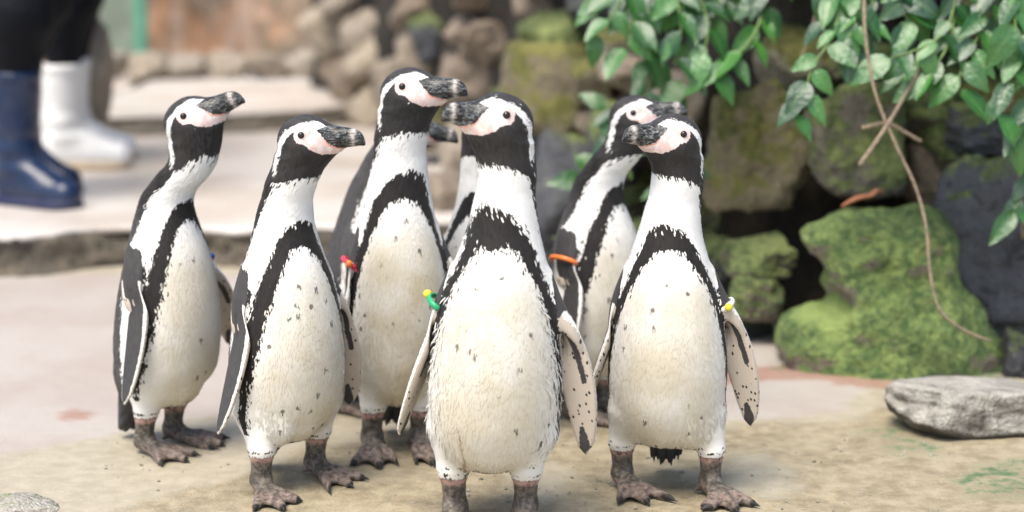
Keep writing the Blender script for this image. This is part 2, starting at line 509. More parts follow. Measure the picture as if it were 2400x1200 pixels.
def gloss(name, col, rough=0.3):
    m = NT(name); nz = m.noise(m.obj(), 18, 4)
    m.color(m.mix(m.math('MULTIPLY', m.step(nz, 0.45, 0.75), 0.35), col, tuple(0.6 * c + 0.06 for c in col)))
    m.set('Roughness', m.math('MULTIPLY_ADD', nz, 0.2, rough - 0.08)); return m.mat
M['eye'] = gloss('eye_dark', (0.012, 0.009, 0.008), 0.12)
M['blueboot'] = gloss('blue_rubber', (0.003, 0.016, 0.055), 0.28)
M['bluesole'] = gloss('dark_blue_sole', (0.008, 0.014, 0.06), 0.55)
M['whiteboot'] = gloss('white_rubber', (0.74, 0.74, 0.72), 0.38)
M['whitesole'] = gloss('tan_sole', (0.50, 0.40, 0.28), 0.6)
M['trousers'] = plain('black_waterproof', (0.006, 0.007, 0.010), 0.55, 40.0, 0.4, 0.5)
M['greenpaint'] = plain('green_paint', (0.10, 0.30, 0.20), 0.5, 20.0)
M['haze_green'] = plain('dull_green_panel', (0.19, 0.23, 0.18), 0.5, 8.0, 0.2, 0.25)
for k, c in (('green', (0.01, 0.36, 0.14)), ('yellow', (0.80, 0.62, 0.03)), ('red', (0.75, 0.04, 0.08)), ('orange', (0.85, 0.20, 0.03)),
             ('white', (0.78, 0.78, 0.75)), ('blue', (0.03, 0.10, 0.50))):
    M['band_' + k] = gloss('plastic_' + k, c, 0.35)


# ================================================================ ground
def gpoly(pts, z=0.0):
    return [tuple(on_z(px, py, z)[:2]) for px, py in pts]

def grid_axis(segs):
    out = []
    for a, b, st in segs: out.append(np.arange(a, b, st))
    return np.concatenate(out + [[segs[-1][1]]])

def build_ground():
    xs = grid_axis([(-60, -6, 6), (-6, -1.2, .3), (-1.2, 1.3, .0125), (1.3, 6, .3), (6, 60, 6)])
    ys = grid_axis([(-60, -4, 6), (-4, 2.4, .4), (2.4, 4.9, .0125), (4.9, 12, .4), (12, 90, 6)])
    X, Y = np.meshgrid(xs, ys, indexing='ij')
    x, y = X.ravel(), Y.ravel()
    z = np.zeros(len(x))
    near = (np.abs(x) < 1.35) & (y > 2.3) & (y < 5)
    for i in np.nonzero(near)[0]:
        z[i] = .004 * mnoise.noise((x[i] * 3, y[i] * 3, 0)) + .0012 * mnoise.noise((x[i] * 25, y[i] * 25, 5))
    z = np.minimum(z, 0.0025)
    i, j = np.meshgrid(np.arange(len(xs) - 1), np.arange(len(ys) - 1), indexing='ij')
    a = (i * len(ys) + j).ravel()
    Q = np.stack([a, a + len(ys), a + len(ys) + 1, a + 1], 1)
    me = mesh_np('ground', np.stack([x, y, z], 1), Q)
    slab = poly_sd(x, y, gpoly([(-900, 1075), (0, 1062), (180, 1035), (420, 985), (640, 965), (900, 925), (1300, 905), (1720, 985), (1990, 965), (2030, 905), (2000, 880), (1500, 640), (-900, 640)]))
    damp = poly_sd(x, y, gpoly([(160, 1330), (330, 1170), (560, 1120), (760, 1040), (960, 1000), (1260, 985), (1480, 1000), (1640, 1002), (1800, 990), (2020, 990), (2060, 930), (2160, 895), (3200, 895), (3200, 1330)]))
    dry = poly_sd(x, y, gpoly([(1700, 1065), (1760, 1062), (1800, 1075), (1880, 1090), (1850, 1140), (1800, 1165), (1700, 1165)]))
    dry = np.maximum(dry, poly_sd(x, y, gpoly([(1150, 1090), (1300, 1080), (1380, 1110), (1360, 1180), (1200, 1190)])) - .02)
    damp = np.minimum(damp, -dry)
    red = poly_sd(x, y, gpoly([(1640, 905), (1700, 862), (1850, 858), (2000, 872), (2200, 892), (2350, 905), (2150, 915), (1900, 893), (1740, 890)]))
    red = np.maximum(red, poly_sd(x, y, gpoly([(120, 975), (170, 955), (230, 965), (200, 985), (140, 988)])) - .016)
    algae = poly_sd(x, y, gpoly([(2250, 1110), (2400, 1085), (2600, 1100), (2600, 1180), (2300, 1170)]))
    algae = np.maximum(algae, poly_sd(x, y, gpoly([(2045, 1010), (2110, 1000), (2180, 1050), (2090, 1055)])))
    algae = np.maximum(algae, poly_sd(x, y, gpoly([(1850, 868), (2100, 880), (2350, 895), (2350, 850), (1850, 840)])))
    for k, v in (('slab', slab), ('damp', damp), ('red', red), ('algae', algae)): attr_f(me, k, v)
    o = link('ground', me, M['floor']); o['kind'] = 'structure'
build_ground()

def terrace(name, edge, z0, z1, back, seed, rough=.02):
    """a raised concrete terrace with a rough stone-faced step"""
    pts = np.array([on_z(px, py, z1)[:2] for px, py in edge])
    d = np.r_[0, np.cumsum(np.hypot(*np.diff(pts, axis=0).T))]
    t = np.arange(0, d[-1], .016)
    ex, ey = cubic(t, d, pts[:, 0]), cubic(t, d, pts[:, 1])
    H = z1 - z0
    rows = []
    prof = [(-.060, z0 - .02)] + [(-.050 + .044 * k / 7, z0 + H * .9 * k / 7) for k in range(8)]
    for r, (o, zz) in enumerate(prof):
        row = []
        for i in range(len(t)):
            n = mnoise.noise((ex[i] * 9, zz * 16, seed)) * rough * 1.2 + mnoise.noise((ex[i] * 30, zz * 40, seed + 3)) * rough * .6
            row.append((ex[i], ey[i] + o + n, zz))
        rows.append(row)
    V = np.array(rows).reshape(-1, 3); n = len(t)
    Q = [(r * n + i, r * n + i + 1, (r + 1) * n + i + 1, (r + 1) * n + i) for r in range(len(rows) - 1) for i in range(n - 1)]
    face = mesh_np(name + '_face', V, Q)
    rows = []
    for o, zz in ((.05, z1 - H * .20), (-.012, z1 - H * .20), (-.020, z1 - H * .12), (-.015, z1 - .004), (.0, z1 + .0), (.02, z1 + .001)):
        row = []
        for i in range(len(t)):
            nn = mnoise.noise((ex[i] * 5, 2, seed)) * rough * .9 + mnoise.noise((ex[i] * 22, zz * 10, seed)) * rough * .35
            row.append((ex[i], ey[i] + o + nn, zz + nn * .12))
        rows.append(row)
    for k in range(1, 7):
        f = k / 6
        rows.append([(ex[i], ey[i] + .02 + (back - ey[i] - .02) * f, z1 + .001) for i in range(len(t))])
    V = np.array(rows).reshape(-1, 3)
    Q = [(r * n + i, r * n + i + 1, (r + 1) * n + i + 1, (r + 1) * n + i) for r in range(len(rows) - 1) for i in range(n - 1)]
    top = link(name, mesh_np(name, V, Q), M['slab']); top['kind'] = 'structure'
    link('step_face', face, M['riser'], top)
    return top

Z1, Z2 = .097, .168
terrace('lower_terrace', [(-700, 565), (-300, 560), (0, 548), (110, 545), (210, 532), (280, 525), (430, 524), (560, 530), (700, 527), (900, 520), (1150, 505), (1500, 500)], 0, Z1, 9.5, 1.0, .034)
terrace('upper_terrace', [(140, 300), (190, 272), (360, 267), (570, 261), (720, 252), (870, 236), (1050, 224), (1300, 215)], Z1, Z2, 12, 5.0, .03)

# ================================================================ rocks
def ico_dirs(sub):
    bm = bmesh.new(); bmesh.ops.create_icosphere(bm, subdivisions=sub, radius=1.0)
    V = np.array([v.co[:] for v in bm.verts]); T = [[v.index for v in f.verts] for f in bm.faces]
    bm.free(); return V, T
ICO = {s: ico_dirs(s) for s in (3, 4, 5)}

def rock_mesh(seed, sub=4, cuts=11, rough=.08, lo=.58, hi=.92, fine=1.0, ex=34, blocky=0.0, planes=()):
    rng = np.random.default_rng(seed)
    D, T = ICO[sub]
    r = np.ones(len(D))
    # soft clipping by random planes gives facets with worn edges
    inv = np.full(len(D), 1.0) ** 10
    for _ in range(cuts):
        n = rng.normal(size=3); n /= np.linalg.norm(n); h = rng.uniform(lo, hi)
        c = np.maximum(D @ n, 1e-3) / h
        inv += c ** ex
    for nrm, hh in planes:
        n = np.array(nrm, float); n /= np.linalg.norm(n); inv += (np.maximum(D @ n, 1e-3) / hh) ** ex
    if blocky:
        for a in ((1, 0, 0), (-1, 0, 0), (0, 0, 1), (0, 0, -1), (0, -1, 0)):
            n = np.array(a, float) + rng.normal(0, .16, 3); n /= np.linalg.norm(n)
            inv += (np.maximum(D @ n, 1e-3) / (blocky * rng.uniform(.9, 1.1))) ** ex
    r = inv ** (-1 / ex)
    P = D * r[:, None]
    out = np.empty_like(P)
    s = float(seed) * 3.1
    for i in range(len(P)):
        p = P[i]
        v = mnoise.noise((p[0] * 1.7 + s, p[1] * 1.7, p[2] * 1.7)) * rough + mnoise.noise((p[0] * 4.5, p[1] * 4.5 + s, p[2] * 4.5)) * rough * .55
        if sub >= 4: v += (mnoise.noise((p[0] * 12, p[1] * 12, p[2] * 12 + s)) * .28 + abs(mnoise.noise((p[0] * 7 + s, p[1] * 7, p[2] * 9))) * -.35) * rough * fine
        out[i] = p * (1 + v)
    e = np.abs(out).max(0); out /= e
    return mesh_np('rock', out, None, T)

POOL = [rock_mesh(100 + i, 4, rough=.15, cuts=8, blocky=.74) for i in range(12)]
def clone_mat(me, mat):
    key = (me.name, mat.name)
    if key not in CACHE:
        c = me.copy(); c.materials.clear(); c.materials.append(mat); CACHE[key] = c
    return CACHE[key]
CACHE = {}

def place_rock(name, px, py, depth, rx, ry, rd, mat, parent=None, me=None, rot=(0, 0, 0), seed=0):
    k = FPX / depth
    o = link(name, clone_mat(me if me else POOL[seed % len(POOL)], mat), None, parent)
    o.location = at(px, py, depth)
    o.scale = (rx / k, rd, ry / k)
    o.rotation_euler = rot
    return o

wall_d = lambda px: float(np.interp(px, [600, 750, 1000, 1300, 1600, 1850, 2400, 2700], [8.0, 7.5, 6.3, 5.1, 4.45, 4.10, 3.95, 3.9]))
wall = empty('rock_wall', on_z(1500, 760, 0))
tag(wall, 'dry stone wall of brown and mossy rocks stacked along the path', 'rock wall')
WINV = Vector(wall.location)
def wall_rock(*a, **kw):
    o = place_rock('stone', *a, **kw); o.parent = wall; o.location = Vector(o.location) - WINV
    return o

# core of dark soil behind the stones
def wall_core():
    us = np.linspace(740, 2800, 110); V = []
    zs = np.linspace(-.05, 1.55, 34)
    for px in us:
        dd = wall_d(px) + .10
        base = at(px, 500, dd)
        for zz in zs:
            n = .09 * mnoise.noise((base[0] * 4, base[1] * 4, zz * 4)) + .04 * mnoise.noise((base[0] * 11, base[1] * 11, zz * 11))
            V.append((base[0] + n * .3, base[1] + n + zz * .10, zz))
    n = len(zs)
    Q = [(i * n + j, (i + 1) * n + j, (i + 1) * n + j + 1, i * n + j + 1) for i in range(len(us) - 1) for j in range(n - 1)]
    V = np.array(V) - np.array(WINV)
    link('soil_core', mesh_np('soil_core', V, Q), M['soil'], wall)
wall_core()

BIG = {}
def big(seed, **kw):
    if seed not in BIG: BIG[seed] = rock_mesh(seed, 5, **kw)
    return BIG[seed]
# named stones seen between and beside the birds: (px, py, depth, half width, half height, half depth m, material, seed, tilt)
STN = [
    (1762, 345, 4.06, 132, 160, .16, 'tanmoss', 301, .05),
    (2008, 338, 3.98, 130, 152, .15, 'moss', 302, -.08),
    (2310, 580, 3.90, 160, 222, .16, 'grey', 303, -.10),
    (1778, 600, 3.98, 80, 52, .10, 'moss', 304, .0),
    (1775, 695, 3.95, 72, 58, .10, 'moss', 305, .06),
    (2310, 295, 4.02, 120, 62, .13, 'grey', 306, .05),
    (2385, 850, 3.72, 55, 75, .08, 'grey', 307, .1),
    (1272, 210, 5.00, 105, 115, .17, 'tanmoss', 308, .1),
    (1395, 190, 4.85, 62, 68, .13, 'tanmoss', 309, -.1),
    (1340, 440, 4.80, 110, 150, .16, 'grey', 310, .25),
    (1080, 385, 5.35, 50, 95, .12, 'tan', 311, -.3),
    (1130, 330, 5.5, 70, 70, .14, 'brown', 312, .2),
    (1010, 300, 5.9, 45, 60, .12, 'tanmoss', 313, .1),
    (1050, 470, 5.1, 60, 80, .14, 'brown', 314, .0),
    (1460, 620, 4.62, 130, 110, .14, 'grey', 315, .1),
    (1270, 600, 4.85, 90, 80, .14, 'grey', 316, .1),
    (1620, 470, 4.30, 75, 100, .13, 'moss', 317, .1),
    (1640, 640, 4.2, 85, 90, .13, 'grey', 318, .1),
    (1720, 800, 4.05, 90, 60, .10, 'grey', 319, .0),
    (1450, 340, 4.6, 80, 90, .14, 'grey', 320, .1),
    (1600, 260, 4.40, 80, 100, .14, 'brown', 321, .1),
    (880, 140, 6.9, 75, 70, .16, 'kerb', 322, -.3),
    (790, 60, 7.3, 80, 60, .16, 'kerb', 323, -.5),
    (830, 190, 7.05, 60, 45, .14, 'brown', 324, .2),
    (980, 120, 6.4, 70, 60, .16, 'tan', 325, .2),
    (1130, 70, 5.9, 85, 60, .16, 'brown', 326, -.3),
]
for i, (px, py, dd, rx, ry, rd, mt, sd_, tl) in enumerate(STN):
    near = px > 1600
    me = big(sd_, rough=.15, cuts=7, blocky=.70) if near else rock_mesh(sd_, 4, rough=.15, cuts=8, blocky=.72)
    wall_rock(px, py, dd, rx * 1.06, ry * 1.06, rd, M[mt], me=me, rot=(0, tl, 0))
# smaller stones filling the rest of the wall
rg = random.Random(11)
cnt = 0
for row in range(9):
    py = -170 + row * 84
    px = 745 + (row % 2) * 40
    while px < 2620:
        w = rg.uniform(70, 125) * (5.2 / wall_d(px)) ** .5
        x0, y0 = px + w, py + rg.uniform(-22, 22)
        px += w * 1.72
        if y0 > 420 and x0 < 1150: continue
        if y0 > 560: continue
        if 1640 < x0 < 2150 and 210 < y0 < 520: continue
        if x0 > 1860 and y0 > 420: continue
        if x0 > 1500 and y0 < 215 and rg.random() < .5: continue
        mt = rg.choice(['brown', 'brown', 'brown', 'tan', 'grey'] if x0 < 1200 else ['brown', 'grey', 'grey', 'moss', 'tanmoss'])
        if x0 < 1000 and rg.random() < .5: mt = 'kerb' if rg.random() < .4 else 'tan'
        h = rg.uniform(48, 78) * (5.2 / wall_d(px)) ** .5
        wall_rock(x0, y0, wall_d(x0) + .06 + rg.uniform(-.03, .03), w, h, rg.uniform(.09, .15), M[mt], seed=rg.randrange(12), rot=(rg.uniform(-.3, .3), rg.uniform(-.5, .5), rg.choice([0, PI]) + rg.uniform(-.4, .4)))
        cnt += 1

# big mossy boulder at the foot of the wall
def boulder():
    dd = 3.78; k = FPX / dd
    c0 = at(2080, 700, dd)
    def loc(px, py): 
        p = at(px, py, dd); return p - c0
    parts = [((2030, 545), (165, 62), .13, 0.0), ((2070, 640), (135, 110), .15, .01), ((2085, 800), (245, 105), .17, -.03), ((1895, 820), (64, 88), .11, -.02), ((2285, 850), (78, 66), .10, -.05),
             ((2190, 700), (70, 130), .12, .03), ((2150, 600), (72, 130), .13, .02), ((2235, 760), (80, 110), .11, .0)]
    xs = np.arange(-.30, .30, .008); ys = np.arange(-.24, .26, .008); zs = np.arange(-.24, .28, .008)
    X, Y, Z = np.meshgrid(xs, ys, zs, indexing='ij')
    F = None
    for (pc, (rx, ry), rd, dy) in parts:
        c = loc(*pc)
        f = ell(X, Y, Z, (c[0], dy, c[2]), (rx / k, rd, ry / k))
        F = f if F is None else smin(F, f, .035)
    for nrm, hh in (((0, -1, .25), .118), ((-.5, -1, .1), .150), ((.6, -1, .35), .150), ((.1, -.3, 1), .175), ((-.25, -.5, 1), .205), ((.85, -.2, .55), .175), ((-1, -.2, -.1), .235)):
        nv_ = np.array(nrm, float); nv_ /= np.linalg.norm(nv_)
        F = -smin(-F, -(X * nv_[0] + Y * nv_[1] + Z * nv_[2] - hh), .02)
    V, Q = surfnet(F, xs, ys, zs)
    V = relax(V, Q, 2)
    N = vnormals(V, Q)
    for i in range(len(V)):
        p = V[i]
        n = .022 * mnoise.noise((p[0] * 8, p[1] * 8, p[2] * 11)) + .010 * mnoise.noise((p[0] * 22, p[1] * 22, p[2] * 26)) + .006 * mnoise.noise((p[0] * 60, p[1] * 60, p[2] * 60)) - .012 * abs(mnoise.noise((p[0] * 9 + 4, p[1] * 9, p[2] * 16)))
        V[i] = p + N[i] * n
    o = link('boulder', mesh_np('boulder', V, Q), M['mossbright'])
    o.location = c0
    tag(o, 'large boulder covered in bright green moss at the foot of the rock wall', 'rock')
    return o
boulder()

def ground_rock(name, px, py, rx, rd, h, mat, seed, label, sink=.3, **kw):
    p = on_z(px, py, 0)
    o = link(name, clone_mat(rock_mesh(seed, 5, **kw), mat))
    o.location = (p[0], p[1], h * (1 - sink)); o.scale = (rx, rd, h)
    tag(o, label, 'rock')
    return o
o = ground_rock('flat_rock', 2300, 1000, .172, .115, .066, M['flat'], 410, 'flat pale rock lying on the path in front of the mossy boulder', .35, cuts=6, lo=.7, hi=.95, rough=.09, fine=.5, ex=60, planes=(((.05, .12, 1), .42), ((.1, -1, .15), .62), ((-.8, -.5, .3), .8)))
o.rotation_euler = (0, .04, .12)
ground_rock('small_rock', 50, 1232, .060, .045, .030, M['pale'], 411, 'small grey rock half out of view near the raised-bill penguin', .35, rough=.12)
o = place_rock('upright_rock', 205, 165, 6.0, 62, 150, .10, M['kerb'], me=rock_mesh(412, 5, rough=.14), rot=(0, .1, 0))
tag(o, 'upright brown rock standing on the terrace behind the white boots', 'rock')

# low kerb of squared stones at the back of the upper terrace
kerb = empty('stone_kerb', on_z(520, 185, Z2)); tag(kerb, 'low kerb of squared tan stones behind the upper terrace', 'kerb')
KI = Vector(kerb.location)
rk = random.Random(4)
px = 205
kn = 0
while px < 860:
    w = rk.uniform(42, 66)
    o = place_rock('stone', px + w, 156 + rk.uniform(-4, 4), 7.85 + rk.uniform(-.05, .05), w, rk.uniform(33, 40), .12, M['kerb' if rk.random() < .8 else 'tan'], seed=rk.randrange(12), rot=(0, rk.uniform(-.1, .1), rk.choice([0, PI])))
    o.parent = kerb; o.location = Vector(o.location) - KI
    px += w * 1.72; kn += 1

# rock face at the back of the enclosure
def cliff():
    us = np.linspace(-700, 1000, 120); zs = np.linspace(0, 2.2, 60); V = []
    for px in us:
        b = at(px, 130, 8.9)
        for zz in zs:
            xx = b[0] + zz * .25
            n = .22 * mnoise.noise((xx * 1.6, zz * 1.0, 3)) + .10 * mnoise.noise((xx * 4.2, zz * 2, 9)) + .04 * mnoise.noise((xx * 11, zz * 8, 1))
            V.append((b[0], b[1] + n + .15 * zz, zz))
    n = len(zs)
    Q = [(i * n + j, (i + 1) * n + j, (i + 1) * n + j + 1, i * n + j + 1) for i in range(len(us) - 1) for j in range(n - 1)]
    o = link('rock_face', mesh_np('rock_face', V, Q), M['cliff'])
    tag(o, 'weathered orange brown rock face closing off the enclosure at the back', 'rock face')
cliff()

def box_mesh(name, c, h, bev=.006):
    bm = bmesh.new(); bmesh.ops.create_cube(bm, size=1.0)
    for v in bm.verts: v.co = Vector((c[0] + v.co.x * 2 * h[0], c[1] + v.co.y * 2 * h[1], c[2] + v.co.z * 2 * h[2]))
    bmesh.ops.bevel(bm, geom=bm.edges[:], offset=bev, segments=2, affect='EDGES')
    me = bpy.data.meshes.new(name); bm.to_mesh(me); bm.free(); return me
# green gate beside the rock face
gp = at(270, 130, 8.35)
gate = empty('gate', (gp[0], gp[1], Z2)); tag(gate, 'green framed gate with dull panel standing beside the orange rock face', 'gate')
link('panel', box_mesh('gate_panel', (-.02, .03, .75), (.16, .012, .72)), M['haze_green'], gate)
for x_, w_ in ((-.17, .022), (.115, .026)):
    link('post', box_mesh('gate_post', (x_, 0, .75), (w_, .03, .75)), M['greenpaint'], gate)
for z_ in (.55, 1.35):
    link('rail', box_mesh('gate_rail', (-.028, -.002, z_), (.118, .022, .025)), M['greenpaint'], gate)

# ================================================================ penguins
# One bird is modelled facing +X with its flippers held out, then bent into each pose.
PZ = [.068, .080, .096, .115, .142, .178, .22, .27, .31, .35, .385, .42, .455, .49, .52, .56]
PCX = [-.010, -.010, -.010, -.010, -.009, -.008, -.005, -.002, 0, .001, .001, .001, .001, .001, .003, .006]
PFR = [.004, .038, .060, .073, .084, .091, .093, .089, .081, .071, .060, .0495, .0425, .0365, .0330, .031]   # front depth
PBK = [.004, .045, .064, .074, .081, .084, .082, .077, .070, .062, .054, .047, .041, .037, .035, .033]   # back depth
PSD = [.004, .048, .068, .080, .088, .0925, .092, .0865, .079, .069, .0585, .0485, .0425, .0370, .0345, .033]   # half width
FS = np.array([-.004, .055, .348])
FA = rad(35)
FD = np.array([0, math.sin(FA), -math.cos(FA)])
FN = np.array([0, math.cos(FA), math.sin(FA)])
FL = .250
fls = [0, .03, .06, .105, .15, .192, .224, .243, .250]
flh = [.023, .021, .0222, .0255, .0260, .0225, .0165, .0095, .003]      # half chord
flc = [0, .001, .004, .006, .003, -.004, -.0115, -.017, -.020]        # chord centre
flt = [.015, .012, .009, .0068, .0056, .0046, .0040, .0036, .003]

def fl_local(x, y, z):
    px, py, pz = x - FS[0], y - FS[1], z - FS[2]
    return py * FD[1] + pz * FD[2], px, py * FN[1] + pz * FN[2]

def sd_flipper(x, y, z):
    s, c, t = fl_local(x, y, z)
    sc = np.clip(s, 0, FL)
    hc = cubic(sc, fls, flh); c0 = cubic(sc, fls, flc); ht = cubic(sc, fls, flt)
    q = np.maximum(np.abs(c - c0) - (hc - ht), 0)
    return np.sqrt(q * q + t * t + (s - sc) ** 2) - ht

def sd_trunk(x, y, z):
    cx = cubic(z, PZ, PCX)
    a = np.where(x > cx, cubic(z, PZ, PFR), cubic(z, PZ, PBK)); b = cubic(z, PZ, PSD)
    a = np.maximum(a, .003); b = np.maximum(b, .003)
    f = (np.sqrt(((x - cx) / a) ** 2 + (y / b) ** 2) - 1) * np.minimum(a, b)
    f = np.maximum(f, .068 - z)
    return np.maximum(f, z - .535)

TOES = [((.074, .024), .0060), ((.088, .058), .0066), ((.068, .094), .0060)]
ANK = (-.010, .055)
def sd_legs(x, y, z):
    th = cone(x, y, z, (-.004, .050, .128), (-.001, .056, .080), .042, .0225)
    ta = cone(x, y, z, (-.001, .056, .080), (-.010, .055, .024), .0190, .0150)
    f = smin(th, ta, .010)
    hub = cone(x, y, z, (-.010, .055, .022), (.012, .056, .013), .0155, .0115)
    f = smin(f, hub, .010)
    g = hub
    for (tx, ty), r in TOES:
        m = (.45 * tx + .55 * .008, .45 * ty + .55 * .056)
        g = smin(g, cone(x, y, z, (.004, .056, .014), (m[0], m[1], .0125), .0105, .0088), .005)
        g = smin(g, cone(x, y, z, (m[0], m[1], .0125), (tx, ty, r), .0088, r), .004)
        g = np.minimum(g, cone(x, y, z, (tx, ty, .0075), (tx + .013, ty + (ty - .056) * .25, .0025), .0042, .0012))
    # hind toe
    g = smin(g, cone(x, y, z, (-.010, .046, .018), (-.016, .036, .008), .007, .004), .005)
    # web
    W = [(-.006, .056)] + [(.95 * TOES[0][0][0], .95 * TOES[0][0][1] + .05 * .056), (.066, .041), (.95 * .088, .058), (.064, .076),
         (.95 * TOES[2][0][0], .95 * TOES[2][0][1] + .05 * .056)]
    w2 = -poly_sd(x, y, W)
    zc = .0155 - np.clip(x, 0, .08) * .11
    wb = np.maximum(w2, np.abs(z - zc) - .0034)
    g = smin(g, wb, .006)
    return smin(f, g, .008), th

def sd_tail(x, y, z):
    return cone(x, y * .50, z, (-.052, 0, .130), (-.108, 0, .028), .032, .011) 

def sd_head(x, y, z):
    f = ell(x, y, z, (.016, 0, .5640), (.043, .0355, .0365))
    f = smin(f, cone(x, y, z, (.026, 0, .5655), (.066, 0, .5660), .0305, .0180), .012)
    f = smin(f, cone(x, y, z, (.012, 0, .548), (.001, 0, .495), .0335, .0340), .02)
    f = smin(f, cone(x, y, z, (.030, 0, .550), (.064, 0, .5585), .0225, .0105), .012)     # chin
    f = smin(f, cone(x, y, z, (.046, 0, .5525), (.014, 0, .508), .0160, .0210), .016)     # throat
    f = smin(f, cone(x, y, z, (.018, .018, .552), (.034, .012, .556), .019, .014), .012)   # cheek
    return f

def sd_beak(x, y, z):
    xp = [.045, .060, .072, .084, .095, .104, .110, .1145]
    xc = np.clip(x, .045, .1145)
    zc = cubic(xc, xp, [.5690, .5700, .5700, .5705, .5710, .5700, .5670, .5610])
    h = cubic(xc, xp, [.0185, .0178, .0165, .0155, .0142, .0115, .0080, .0022])
    w = cubic(xc, xp, [.0170, .0145, .0125, .0110, .0098, .0078, .0055, .0022])
    q = (np.sqrt(np.abs((z - zc) / h) ** 2.3 + np.abs(y / w) ** 2.3 + 1e-9) - 1) * np.minimum(h, w)
    return np.maximum(q, np.maximum(.045 - x, x - .1145))

def sd_nofl(x, y, z):
    b = smin(sd_trunk(x, y, z), sd_head(x, y, z), .018)
    b = smin(b, sd_tail(x, y, z), .022)
    lg, th = sd_legs(x, y, z)
    b = smin(b, lg, .014)
    # brow ridge and eye socket give the face its relief
    b = b - .0022 * np.exp(-((x - .024) ** 2 + (z - .5845) ** 2) / (2 * .006 ** 2))
    b = b + .0022 * np.exp(-((x - .036) ** 2 + (z - .574) ** 2) / (2 * .006 ** 2))
    return smin(b, sd_beak(x, y, z), .004)

def build_canonical(h=.0026):
    xs = np.arange(-.150, .126, h); yh = np.arange(h * .5, .236, h); zs = np.arange(-.004, .612, h)
    F = np.empty((len(xs), len(yh), len(zs)), np.float64)
    step = 24
    for i in range(0, len(xs), step):
        X, Y, Z = np.meshgrid(xs[i:i + step], yh, zs, indexing='ij')
        X, Y, Z = X.ravel(), Y.ravel(), Z.ravel()
        # skip what is plainly empty
        ok = (Y < .125) | ((Z < .40) & (X > -.06) & (X < .06))
        v = np.full(X.shape, .05)
        v[ok] = smin(sd_nofl(X[ok], Y[ok], Z[ok]), sd_flipper(X[ok], Y[ok], Z[ok]), .016)
        F[i:i + step] = v.reshape(-1, len(yh), len(zs))
    ys = np.concatenate([-yh[::-1], yh])
    F = np.concatenate([F[:, ::-1], F], axis=1)
    V, Q = surfnet(F, xs, ys, zs)
    return relax(V, Q, 1, .35), Q

CV, CQ = build_canonical()
CN = vnormals(CV, CQ)

def canon_info(P):
    x, y, z = P[:, 0], np.abs(P[:, 1]), P[:, 2]
    d = {}
    nf = sd_nofl(x, y, z); ff = sd_flipper(x, y, z)
    d['isfl'] = ff < nf
    s, c, t = fl_local(x, y, z)
    d['s'], d['c'], d['t'] = s, c, t
    d['fw'] = sst(0.0, .030, nf) * (ff < .006)
    lg, th = sd_legs(x, y, z)
    core = smin(sd_trunk(x, y, z), sd_tail(x, y, z), .022)
    d['leg'] = (lg < core + .001) & (z < .115)
    d['th'] = np.arctan2(y, x - cubic(z, PZ, PCX))
    d['rho'] = .5 * (cubic(z, PZ, PFR) + cubic(z, PZ, PSD))
    return d
CI = canon_info(CV)

